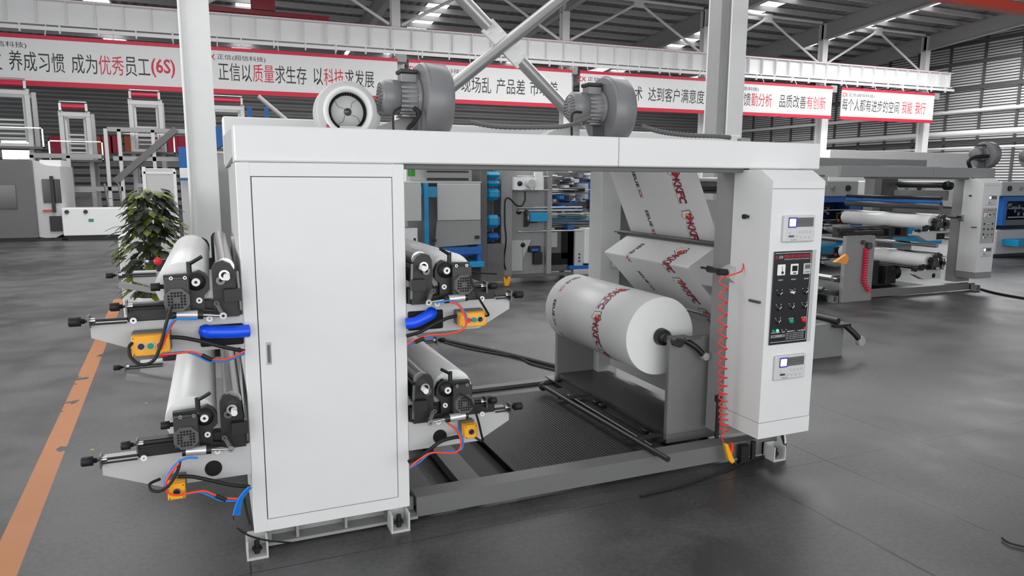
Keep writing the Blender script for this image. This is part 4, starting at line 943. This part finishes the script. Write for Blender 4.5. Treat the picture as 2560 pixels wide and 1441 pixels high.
for nm, zb, lab in (('u', 1.085, 'unwinder of the second machine, upper one with white roll'), ('l', .518, 'unwinder of the second machine, lower one with white roll')):
    s = st[0][0] if zb > 1 else st[1][0]
    dup(s, s.location+Vector((9.78, DY-.1, -.13)), lab, 'unwinders of the second machine')
    s = (st[0] if zb > 1 else st[1])[1]; dup(s, s.location+Vector((9.78, DY-.1, -.13)), 'plain white film roll in the %s unwinder of the second machine' % ('upper' if zb > 1 else 'lower'), 'film rolls in the second machine')
    MBX = 0
tr = [o for o in C.objects if o.get('label', '').startswith('dark grey steel trolley')][0]
t = thing('roll_stand', 'grey roll stand with red coiled hose before the second machine', 'roll stand', (8.3, 7.2, 0))
MB().bbox(7.95, 8.50, 7.1, 7.16, .0, .92).build('front_plate', DIMGREY, t)
MB().bbox(7.95, 8.50, 8.6, 8.66, .0, .92).build('rear_plate', PGREY, t)
MB().box(7.4, 8.55, 7.16, 8.6, .14, .17).build('deck', TD, t)
MB().cyl((8.25, 7.06, .83), (8.25, 8.7, .83), .03, 16).cyl((8.35, 7.05, .78), (8.35, 7.1, .78), .05, 20).build('spindle', DSTEEL, t)
MB().bbox(7.9, 8.6, 7.05, 7.12, .94, .99).bbox(7.75, 8.0, 7.02, 7.1, .99, 1.04).build('clamp_bar', BLACK, t)
roller('deck_roller', 7.75, .35, .04, 7.1, 8.9, STEEL, t); roller('deck_roller', 7.6, .2, .04, 7.1, 8.9, DSTEEL, t)
pts = []
for k in range(18*6):
    f = k/(18*6); a = 2*PI*f*18; pts.append((8.30+.12*max(0, f-.75)*4+math.cos(a)*.03, 7.06+math.sin(a)*.03, .75-.62*f))
tag(MB().tube(pts, .010, 6, 2).build('coiled_air_hose', mat('coil_pink_red', (.9, .15, .3), .4)), 'red coiled air hose hanging on the roll stand of the second machine', 'hose')
tag(MB().prism([(7.72, .58), (7.93, .68), (7.97, .62), (7.93, .54)], 1, 7.05, 7.1).build('air_blow_gun', mat('gun_orange', (.95, .62, .3), .4)), 'orange blow gun on the roll stand before the second machine', 'blow gun')
t = thing('ink_unit', 'dark ink and drive unit low inside the second machine', 'drive unit', (9.4, 7.9, .1))
b = MB().bbox(9.1, 9.6, 7.6, 8.2, .12, .34).cyl((9.6, 7.9, .24), (9.95, 7.9, .24), .11, 20).bbox(8.9, 9.1, 7.5, 7.7, .14, .5).bbox(9.2, 9.3, 7.45, 7.6, .14, .42); b.build('motor_group', BLACK, t)
for k in range(5): MB().bbox(8.75+.25*k, 8.87+.25*k, 7.7, 7.85, .84, .96).build('brush_holder', BLACK, t)
MB().bbox(8.6, 10.1, 7.85, 7.95, .80, .99).build('crossbar', DSTEEL, t)
for z, r, m_ in ((1.42, .025, BLACK), (1.36, .03, DBLUE), (1.30, .05, DSTEEL), (1.12, .03, STEEL), (.72, .03, STEEL), (.36, .03, STEEL)):
    MB().cyl((9.9, 7.2, z), (9.9, 8.9, z), r, 16).build('cross_roller', m_, t)
hose('floor_cable', 'black cable on the floor from the foot of the second machine', 'cable', [Vector((v.x, v.y, .015)) for v in [on(px, py, 2, .015) for px, py in ((2450, 722), (2500, 735), (2600, 752))]], .018, RUBBER)
hose('blower_hose', 'black hose from the second machine blower down behind its cabinet', 'hose', Q([(2470, 390), (2440, 392), (2422, 402), (2426, 420), (2434, 445)], 8.0), .03, RUBBER)

# ------------------------------------------------------------ blue finishing machines
def blue_machine(x, y, label, wdt=1.7):
    t = thing('finishing_machine', label, 'machine', (x, y, 0), 'blue and grey machines in the background')
    MB().bbox(x, x+wdt, y, y+1.1, 1.36, 1.68, .02).build('header', PGREY, t)
    for k in range(4):
        c = MB().cyl((x+.25+.4*k, y-.03, 1.53), (x+.25+.4*k, y, 1.53), .06 if k in (0, 3) else .045, 14).build('dial', BLACK if k in (0, 3) else GREY, t)
    MB().bbox(x+.1, x+wdt-.1, y-.02, y+.3, 1.25, 1.35).bbox(x+.1, x+.22, y-.02, y+.3, .72, 1.25).bbox(x+wdt-.22, x+wdt-.1, y-.02, y+.3, .72, 1.25).build('blue_frame', DBLUE, t)
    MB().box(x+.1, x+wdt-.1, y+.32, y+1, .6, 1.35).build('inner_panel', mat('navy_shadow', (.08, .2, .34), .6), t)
    b = MB()
    rnd = random.Random(int(x*10))
    for k in range(16):
        xx = x+.3+rnd.random()*(wdt-.65); zz = .85+rnd.random()*.32; b.bbox(xx, xx+.05+.1*rnd.random(), y+.05, y+.2, zz, zz+.03+.08*rnd.random())
    b.box(x+.25, x+wdt-.25, y, y+.3, .72, .84); b.build('tool_heads', DSTEEL, t)
    MB().cyl((x+.25, y-.02, .9), (x+wdt-.25, y-.02, .9), .02, 10).cyl((x+.25, y-.02, 1.1), (x+wdt-.25, y-.02, 1.1), .015, 10).build('cross_rod', STEEL, t)
    MB().bbox(x, x+wdt-.3, y, y+1.1, .08, .62, .02).build('lower_body', PGREY, t)
    MB().bbox(x+.1, x+wdt-.4, y+.1, y+1.0, 0, .08).build('plinth', BLACK, t)
    MB().bbox(x+.2, x+wdt+.2, y-.35, y+.1, .28, .42).prism([(y-.35, .42), (y, .42), (y, .66)], 0, x+wdt-.5, x+wdt-.1).build('blue_tray', TEAL, t)
    return t
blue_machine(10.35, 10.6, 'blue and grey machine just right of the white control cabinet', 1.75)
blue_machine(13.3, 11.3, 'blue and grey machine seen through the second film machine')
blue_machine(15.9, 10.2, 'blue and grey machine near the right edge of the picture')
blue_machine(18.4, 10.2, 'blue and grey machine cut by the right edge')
tag(MB().bbox(8.9, 10.2, 9.6, 10.6, 1.58, 1.82, .01).bbox(9.0, 10.1, 9.7, 10.5, 0, 1.58).build('white_housing', WHITE), 'white machine housing behind the control cabinet, top just visible', 'housing')
tag(MB().bbox(17, 24, 16, 16.3, 0, 2.6).build('lit_board', mat('white_board', (.95, .95, .95), .4)), 'white board far behind the second machine', 'board')

# ------------------------------------------------------------ machines seen through the arch
t = thing('blue_framed_machine', 'blue framed machine with two grey panels, seen through the arch', 'machine', (3.3, 10, 0))
MB().bbox(2.83, 2.90, 9.95, 10.02, .38, 1.6).build('blue_post', TEAL, t)
MB().bbox(3.68, 3.74, 10.02, 10.1, .35, .95).build('blue_post', DBLUE, t)
MB().bbox(2.9, 3.74, 9.99, 10.05, .55, .66).bbox(2.9, 3.74, 10.2, 10.3, .5, .58).build('blue_crossbar', DBLUE, t)
MB().bbox(3.0, 3.74, 9.9, 10.5, .36, .44).build('blue_tray', TEAL, t)
MB().bbox(2.9, 3.06, 10.0, 10.1, 1.40, 1.55).bbox(2.7, 2.83, 10.0, 10.1, 1.42, 1.55).build('blue_bracket', TEAL, t)
MB().bbox(3.04, 3.715, 9.98, 10.0, 1.06, 1.6, .01).build('upper_panel', PGREY, t)
MB().prism([(3.04, 1.055), (3.715, 1.055), (3.715, .70), (3.0, .67)], 1, 9.99, 10.02).build('lower_panel', GREY, t)
MB().bbox(2.7, 3.74, 10.02, 10.9, 1.605, 1.63).build('top_sheet', PGREY, t)
b = MB().bbox(2.88, 3.62, 10.1, 10.9, 1.63, 1.86, .01).build('top_housing', GREY, t)
MB().box(2.92, 3.56, 10.09, 10.1, 1.76, 1.785).box(2.92, 3.56, 10.09, 10.1, 1.645, 1.68).build('slots', BLACK, b)
for x, z in ((2.95, .75), (3.62, .78)): MB().bbox(x, x+.06, 9.95, 10.0, z, z+.05).build('latch', BLACK, t)
MB().bbox(2.75, 3.74, 10.6, 10.9, .0, 1.6).build('rear_body', GREY, t)
tag(MB().bbox(3.25, 3.30, 9.88, 9.93, .50, .55).tube([(3.24, 9.9, .52), (3.22, 9.88, .35), (3.18, 9.85, .3)], .012, 6).tube([(3.3, 9.9, .5), (3.4, 9.85, .38), (3.55, 9.8, .3), (3.9, 9.8, .26)], .012, 6).build('sensor_with_leads', BLACK), 'small black sensor with two black leads below the blue framed machine', 'sensor')
tag(MB().bbox(2.66, 2.72, 10.0, 10.2, 1.7, 1.85).build('green_lamp', mat('green_box', (.1, .5, .1), .4)), 'small green box above the blue framed machine', 'box')
t = thing('grey_cabinet', 'grey two part cabinet just right of the tall white cabinet', 'cabinet', (2.55, 9.8, 0))
MB().bbox(2.2, 2.72, 9.7, 10.2, 1.08, 1.62).build('upper_box', PGREY, t)
MB().bbox(2.2, 2.66, 9.7, 10.2, .35, .98).build('lower_box', WHITE, t)
MB().box(2.60, 2.63, 9.69, 9.7, .72, .84).build('handle_slot', BLACK, t)
MB().bbox(2.2, 2.5, 9.8, 10.2, 0, .35).build('plinth', DGREY, t)
t = thing('drum_stack', 'stack of blue printing drums in a grey frame beside the blue framed machine', 'machine', (3.95, 10.2, 0))
MB().bbox(3.76, 3.86, 10.1, 10.9, .1, 1.85).bbox(3.86, 4.15, 10.6, 10.9, .1, 1.85).build('frame', DGREY, t)
for z0, z1, m_ in ((1.68, 1.78, TEAL), (1.56, 1.65, TEAL), (1.35, 1.53, TEAL), (.92, 1.12, TEAL), (.72, .84, DBLUE)):
    MB().bbox(3.89, 4.13, 10.2, 10.55, z0, z1, .05).build('blue_drum', m_, t)
for z in (1.66, 1.54, 1.14, .88): MB().bbox(3.84, 3.9, 10.15, 10.2, z-.02, z+.02).build('bearing', BLACK, t)
MB().bbox(3.86, 4.14, 10.1, 10.5, .1, .68).build('lower_drive', DGREY, t)
# grey press with gear box
t = thing('grey_press', 'tall grey press with white gear box and black cable, centre of the arch opening', 'press', (4.9, 10.5, 0))
MB().bbox(4.19, 4.38, 10.35, 10.7, .14, 1.85).bbox(4.38, 5.0, 10.45, 10.7, .14, 1.85).build('side_plate', GREY, t)
MB().bbox(5.0, 5.08, 10.35, 11.2, .14, 1.85).build('side_plate', GREY, t)
MB().bbox(5.08, 5.62, 11.55, 11.65, .0, 1.85).build('rear_plate', GREY, t)
MB().bbox(4.9, 5.62, 10.6, 10.68, .14, .84).build('lower_plate', DGREY, t)
MB().box(5.1, 5.3, 10.59, 10.6, .55, .80).build('inspection_plate', PGREY, t)
MB().box(5.38, 5.5, 10.59, 10.6, .35, .85).box(5.1, 5.5, 10.59, 10.6, .25, .45).build('dark_opening', HOLE, t)
g = MB().bbox(4.38, 4.88, 10.25, 10.45, 1.50, 1.70).bbox(4.70, 4.84, 10.2, 10.25, 1.50, 1.78).build('gear_box', IVORY, t)
MB().cyl((4.62, 10.14, 1.60), (4.62, 10.25, 1.60), .07, 20).build('gear_motor', PGREY, g)
MB().lathe((4.46, 10.25, 1.60), (0, -1, 0), [(0, .04), (.03, .035), (.03, 0)], 18).build('dial', BLACK, g)
b = MB()
for z in (1.50, 1.71): b.cyl((4.4, 10.22, z), (4.95, 10.22, z), .01, 8)
b.build('tie_rods', STEEL, g)
MB().lathe((4.62, 10.4, 1.05), (1, 0, 0), [(0, 0), (0, .14), (.03, .14), (.03, .08), (.2, .08)], 24).build('flanged_wheel', DSTEEL, t)
MB().bbox(4.66, 4.98, 10.3, 10.4, 1.0, 1.14).build('blue_drive', TEAL, t)
for x, z in ((4.53, 1.15), (4.6, .62)): MB().lathe((x, 10.44, z), (0, -1, 0), [(0, .04), (.03, .035), (.03, .01), (.05, .01), (.05, 0)], 18).build('hand_wheel', BLACK, t)
MB().bbox(4.4, 4.6, 10.43, 10.45, .2, .7).prism([(4.6, .7), (4.75, .7), (4.6, .4)], 1, 10.42, 10.45).build('guard', PGREY, t)
MB().bbox(4.78, 4.92, 10.35, 10.45, .3, .5).bbox(4.7, 4.9, 10.38, 10.45, .5, .6).build('pump', BLACK, t)
MB().bbox(4.72, 4.84, 10.33, 10.38, .52, .56).build('blue_clip', DBLUE, t)
b = MB()
for z in (.84, 1.17, 1.22): b.cyl((4.5, 10.42, z), (5.6, 10.3, z), .012, 8)
b.build('rods', STEEL, t)
for x in (4.33, 5.38):
    f_ = MB().cyl((x, 10.4, .03), (x, 10.4, .14), .015, 10).build('foot_stem', STEEL, t); MB().lathe((x, 10.4, 0), (0, 0, 1), [(0, .05), (.015, .05), (.03, .02), (.03, 0)], 16).build('orange_pad', ORG, t)
MB().bbox(4.19, 5.5, 10.35, 10.5, .10, .14).build('base_rail', DGREY, t)
hose('thick_cable', 'black cable looping down the grey press to the floor', 'cable', Q([(1312, 478), (1312, 500), (1303, 515), (1290, 512), (1275, 497), (1266, 496), (1262, 510), (1262, 560), (1265, 600), (1260, 650), (1264, 675)], 10.15), .014, RUBBER, 8, 6)
tag(MB().prism([(4.16, .02), (4.22, .02), (4.26, .16), (4.22, .17), (4.19, .10), (4.15, .17), (4.13, .15)], 1, 10.1, 10.14).build('air_blow_gun', YEL), 'small yellow blow gun hanging near the floor by the grey press', 'blow gun')
# tool clutter table with rods and white cabinet
t = thing('assembly_bench', 'crowded assembly unit with rods, blocks and blue bracket, centre background', 'machine', (5.9, 11, .8))
rnd = random.Random(3); cols = [IVORY, STEEL, BLACK, PGREY, DGREY, LBLUE, IVORY, WHITE]
b = {}
for k in range(90):
    x = 5.15+rnd.random()*1.35; z = .95+rnd.random()*.85; s_ = .02+.07*rnd.random()
    ci = rnd.choice(range(8)); MB().bbox(x, x+s_*1.4, 10.8+rnd.random()*.5, 11.4, z, z+s_).build('tool_block', cols[ci], t)
for k in range(9):
    z = .92+.035*k+(.3 if k > 5 else 0); MB().cyl((5.2, 10.75-.02*k, z), (6.5, 10.8, z+rnd.uniform(-.05, .05)), .008, 8).build('rod', [STEEL, STEEL, LBLUE, GRN, STEEL, IVORY, STEEL, DSTEEL, STEEL][k], t)
MB().bbox(5.95, 6.35, 10.85, 11.3, 1.32, 1.62).build('blue_box', DBLUE, t)
MB().bbox(5.93, 5.99, 10.8, 11.3, 1.34, 1.60).build('box_side', PGREY, t)
MB().bbox(6.28, 6.42, 10.7, 10.9, 1.02, 1.32).build('blue_bracket', DBLUE, t)
MB().cyl((5.45, 10.7, 1.5), (5.85, 10.7, 1.5), .035, 14).build('black_arm', BLACK, t)
MB().bbox(6.25, 6.55, 10.9, 11.2, 1.05, 1.8).build('grey_upright', PGREY, t)
MB().bbox(5.1, 6.5, 11.4, 11.45, .86, 1.85).build('rear_sheet', GREY, t)
MB().bbox(5.1, 6.6, 10.72, 11.5, .86, .9).build('bench_top', DSTEEL, t)
for x in (5.7, 6.5): MB().bbox(x, x+.06, 11.2, 11.3, 0, .86).build('bench_leg', DGREY, t)
t = thing('white_floor_cabinet', 'white cabinet on blue base inside the arch, beside the rear post', 'cabinet', (6.1, 10.8, 0))
MB().bbox(5.78, 6.45, 10.5, 11.1, .26, .86, .01).build('body', WHITE, t)
MB().bbox(5.62, 5.78, 10.55, 11.1, .22, .84).build('side_body', PGREY, t)
MB().bbox(5.5, 6.45, 10.5, 11.2, .17, .23).bbox(5.5, 5.62, 10.6, 11.1, .2, .9).build('blue_base', DBLUE, t)
b = MB()
for i in range(4): b.box(5.98+.06*i, 6.0+.06*i, 10.495, 10.5, .44, .45).box(5.98+.06*i, 6.0+.06*i, 10.495, 10.5, .40, .41)
for z in (.3, .36, .42): b.cyl((5.7, 10.54, z), (5.7, 10.56, z), .018, 10)
b.build('marks', DSTEEL, t)
for x in (5.6, 6.3): MB().cyl((x, 10.6, 0), (x, 10.6, .18), .02, 10).build('foot', DSTEEL, t)
# bright far windows and pale machines behind the arch opening
tag(MB().bbox(6.5, 9.5, 30, 30.6, 0, 2.2).build('pale_machine', PGREY), 'pale machine body far behind the arch opening', 'machine')
for k, (x0, x1) in enumerate(((2.5, 6.3), (9.8, 14.5), (14.9, 17.4))):
    structure('window_%d' % (9+k), MB().box(x0*1.9, x1*1.9, 46.85, 46.95, 2.0, 3.2), WINLIT)

# ------------------------------------------------------------ left background
t = thing('machining_centre', 'dark grey enclosed machine tool with black window, at the left edge', 'machine', (-6, 22, 0))
MB().bbox(-9, -4.22, 22, 24.05, .08, 2.1, .02).build('front_body', DGREY, t)
MB().bbox(-6.5, -4.62, 21.98, 22, .85, 1.47).build('door_window', mat('dark_glass', (.1, .1, .1), .15), t)
MB().prism([(-4.22, .1), (-4.22, 2.1), (-3.95, 1.98), (-3.62, 1.95), (-3.62, .2), (-3.9, .05)], 1, 22.1, 24.0).build('side_body', PGREY, t)
MB().bbox(-4.05, -3.64, 22.07, 22.1, 1.0, 1.62).build('side_window', mat('dark_glass', (.1, .1, .1)), t)
MB().bbox(-3.86, -3.78, 22.0, 22.07, .75, 1.7).build('control_arm', BLACK, t)
MB().box(-4.08, -3.85, 22.05, 22.1, .78, .82).build('red_stripe', RED, t)
MB().bbox(-3.95, -3.68, 22.05, 22.1, .25, .65).build('lower_opening', BLACK, t)
MB().bbox(-4.1, -3.62, 22.3, 23.5, 1.95, 2.12).build('roof_box', WHITE, t)
MB().bbox(-9, -3.7, 22.1, 24, 0, .08).build('plinth', BLACK, t)
t = thing('white_bench_unit', 'low white machine bench with two round dark knobs, left background', 'bench', (-3, 22, 0))
MB().bbox(-3.62, -1.9, 21.8, 22.6, .14, .86, .01).build('body', WHITE, t)
for x in (-3.5, -3.07): MB().cyl((x, 21.76, .77), (x, 21.8, .77), .05, 14).build('knob', BLACK, t)
MB().bbox(-3.55, -2.0, 21.9, 22.5, 0, .14).build('plinth', BLACK, t)
MB().bbox(-3.02, -2.9, 21.79, 21.8, .5, .58).build('green_tag', GRN, t)
def tower(x, y, w_, h, lab, red=True):
    t = thing('film_tower', lab, 'tower', (x, y, 0), 'film blowing towers in the left background')
    for dx in (0, w_):
        for dy in (0, .9): MB().bbox(x+dx-.06, x+dx+.06, y+dy-.06, y+dy+.06, 0, h, .01).build('tower_leg', PGREY, t)
    for z in (h*.36, h*.62, h*.98):
        for yy in (y-.07, y+.9): MB().box(x-.06, x+w_+.06, yy, yy+.06, z-.08, z+.04).build('cross_beam', PGREY, t)
    MB().box(x-.35, x+w_+.35, y-.2, y+1.1, h*.62-.12, h*.62-.05).build('platform', DGREY, t)
    b = MB()
    for k in range(5): b.box(x+.14, x+w_-.14, y+.1, y+.13, h*.66+k*.13, h*.66+k*.13+.05)
    b.box(x+.08, x+.14, y+.05, y+.15, h*.64, h*.95).box(x+w_-.14, x+w_-.08, y+.05, y+.15, h*.64, h*.95); b.build('collapsing_frame', PGREY, t)
    if red: MB().cyl((x+.05, y-.1, h+.12), (x+w_-.05, y-.1, h+.12), .07, 14).build('red_nip_roller', PRED, t)
    MB().bbox(x-.02, x+.05, y-.15, y, h, h+.22).bbox(x+w_-.05, x+w_+.02, y-.15, y, h, h+.22).cyl((x, y-.1, h+.26), (x+w_, y-.1, h+.26), .025, 8).build('roller_bracket', STEEL, t)
    b = MB()
    for dx in (-.33, w_+.33): b.box(x+dx-.02, x+dx+.02, y-.2, y-.16, h*.62-.1, h*.62+.5)
    b.box(x-.35, x+w_+.35, y-.2, y-.17, h*.62+.47, h*.62+.5); b.build('railing', STEEL, t)
    MB().bbox(x+.15, x+w_-.15, y+.2, y+.7, .1, h*.3).build('lower_unit', GREY, t)
tower(-3.95, 25, .7, 3.62, 'shorter film tower with red top roller, middle one left of the near column')
tower(-2.1, 25, .82, 4.05, 'taller film tower with red top roller, just left of the near column')
tower(-6.75, 25, 2.0, 4.2, 'wide film tower with red top roller at the left edge')
tower(.15, 25, .95, 4.0, 'film tower with red top roller, just right of the near column')
t = thing('steel_gangway', 'grey steel gangway frame with slanted stair between the film towers', 'gangway', (-2, 24.3, 0))
b = MB().beam((-.85, 24.3, 3.15), (-2.6, 24.3, 1.55), .08, .18).beam((-.85, 24.6, 3.15), (-2.6, 24.6, 1.55), .08, .18); b.build('stair_stringer', DGREY, t)
for x0, x1, z in ((-4.7, -2.9, 2.3), (-2.7, -.5, 3.1), (-2.6, -.5, 2.25), (-4.7, -2.4, 1.35)): MB().box(x0, x1, 24.3, 24.5, z-.08, z+.05).build('gangway_beam', GREY, t)
for x in (-4.65, -3.75, -2.75, -2.4, -1.5, -.55): MB().bbox(x-.05, x+.05, 24.3, 24.4, 0, 3.1 if x > -3 else 2.3).build('gangway_post', PGREY, t)
t = thing('step_ladder', 'dark step ladder leaning in the left background', 'ladder', (-2.6, 22.8, 0))
MB().beam((-2.55, 22.8, 0), (-2.75, 23.2, 1.5), .04, .05).beam((-2.25, 22.8, 0), (-2.4, 23.2, 1.5), .04, .05).build('rail', DGREY, t)
for k in range(6): MB().beam((-2.56-.03*k, 22.85+.06*k, .2+.22*k), (-2.28-.022*k, 22.85+.06*k, .2+.22*k), .05, .02).build('rung', DGREY, t)
for k, (px, m_) in enumerate(((140, 'r'), (238, 'o'), (268, 'r'), (290, 'r'), (325, 'o'), (400, 'r'), (432, 'r'), (458, 'r'))):
    p = on(px, 358, 1, 46.9); tag(MB().bbox(p.x-.27, p.x+.27, 46.88, 46.99, p.z-.55, p.z+.4).build('red_notice_board', PRED if m_ == 'r' else mat('board_orange', (.72, .35, .2), .5)), 'small dark red notice board far behind the film towers', 'board', 'red notice boards behind the towers')
tag(MB().bbox(on(447, 400, 1, 24).x, on(476, 400, 1, 24).x, 24, 24.3, 0, 2.6).build('blue_cupboard', mat('blue_panel', (.05, .33, .58), .5)), 'tall blue cupboard just left of the near column', 'cupboard')
t = thing('blue_hopper', 'blue hopper top behind the left end of the arch', 'hopper', (.15, 14, 0))
MB().prism([(.03, 2.55), (.62, 2.55), (.62, 2.45), (.2, 2.2), (.03, 2.1)], 1, 13.6, 14.4).bbox(.70, .78, 14, 14.1, 2.5, 2.95).bbox(1.0, 1.07, 14, 14.1, 2.5, 2.95).build('hopper_body', mat('blue_panel', (.05, .33, .58)), t)
MB().bbox(.03, 1.3, 13.7, 14.3, 0, 2.1).build('hopper_base', GREY, t)
t = thing('display_board', 'white display board on a stand behind the plant', 'board', (-.7, 12, 0))
MB().bbox(-.90, -.47, 12, 12.03, .3, 1.80, .008).build('panel', PGREY, t)
MB().bbox(-.92, -.87, 11.99, 12.04, 0, 1.82).bbox(-.50, -.46, 11.99, 12.04, 0, 1.78).box(-.9, -.47, 11.99, 12.04, 1.72, 1.75).build('frame', WHITE, t)
t = thing('pale_console', 'pale machine console between the display board and the near column', 'machine', (-.3, 13, 0))
MB().bbox(-.44, -.02, 13, 13.5, .1, 1.62).build('body', PGREY, t); MB().bbox(-.44, -.02, 12.9, 13.5, 1.66, 1.82).build('top', WHITE, t)
MB().bbox(-.16, -.02, 12.4, 12.6, .85, 1.35).build('dark_unit', BLACK, t); MB().bbox(-.30, -.16, 12.6, 12.7, .62, .76).build('red_part', RED, t); MB().bbox(-.35, -.1, 12.7, 12.9, 0, .6).build('pedestal', DGREY, t)
t = thing('white_pedestal', 'white square pedestal box behind the potted plant', 'pedestal', (-.8, 9.4, 0))
MB().bbox(-1.02, -.45, 9.4, 9.9, 0, .98, .01).build('box_body', WHITE, t)
# potted plant with broad toothed leaves
t = thing('potted_plant', 'tall leafy green potted plant left of the near column', 'plant', (-.62, 8.75, 0))
MB().lathe((-.62, 8.75, 0), (0, 0, 1), [(0, 0), (0, .16), (.34, .22), (.36, .23), (.36, .2), (.33, .19), (.33, 0)], 32).build('plant_pot', WHITE, t)
b = MB()
for k in range(6):
    a = 2*PI*k/6; b.tube([(-.62+.05*math.cos(a), 8.75+.05*math.sin(a), .33), (-.62+.07*math.cos(a), 8.75+.07*math.sin(a), .9), (-.62+.13*math.cos(a), 8.75+.1*math.sin(a), 1.35+.03*k)], .012, 6)
b.build('stem', DGREY, t)
def leaves(cnt, seed, nm, m_):
    rnd = random.Random(seed); b = MB()
    for k in range(cnt):
        z = .42+rnd.random()*1.12; wdt = .36*(1-.55*abs((z-.85)/.72))
        a = rnd.random()*2*PI; r = wdt*math.sqrt(rnd.random())
        c_ = Vector((-.62+r*math.cos(a), 8.75+r*math.sin(a)*.8, z)); L = .10+.07*rnd.random(); W_ = L*.33
        d = Vector((math.cos(a), math.sin(a), -.35+.7*rnd.random()-.3)).normalized(); s_ = d.cross(Z_).normalized(); u = s_.cross(d)
        P = []
        for f, ww in ((0, .05), (.2, .8), (.3, .55), (.45, 1), (.55, .7), (.7, .75), (.8, .4), (1, .02)):
            q = c_+d*L*f-Z_*.35*L*f*f; P.append((q-s_*W_*ww, q+u*.006, q+s_*W_*ww))
        vs = [v for tri in P for v in tri]
        fs = []
        for i in range(len(P)-1):
            fs += [(3*i, 3*i+1, 3*i+4, 3*i+3), (3*i+1, 3*i+2, 3*i+5, 3*i+4)]
        b.add(vs, fs, True)
    return b.build(nm, m_, t)
leaves(330, 2, 'dark_leaves', LEAF2); leaves(210, 5, 'green_leaves', LEAF)
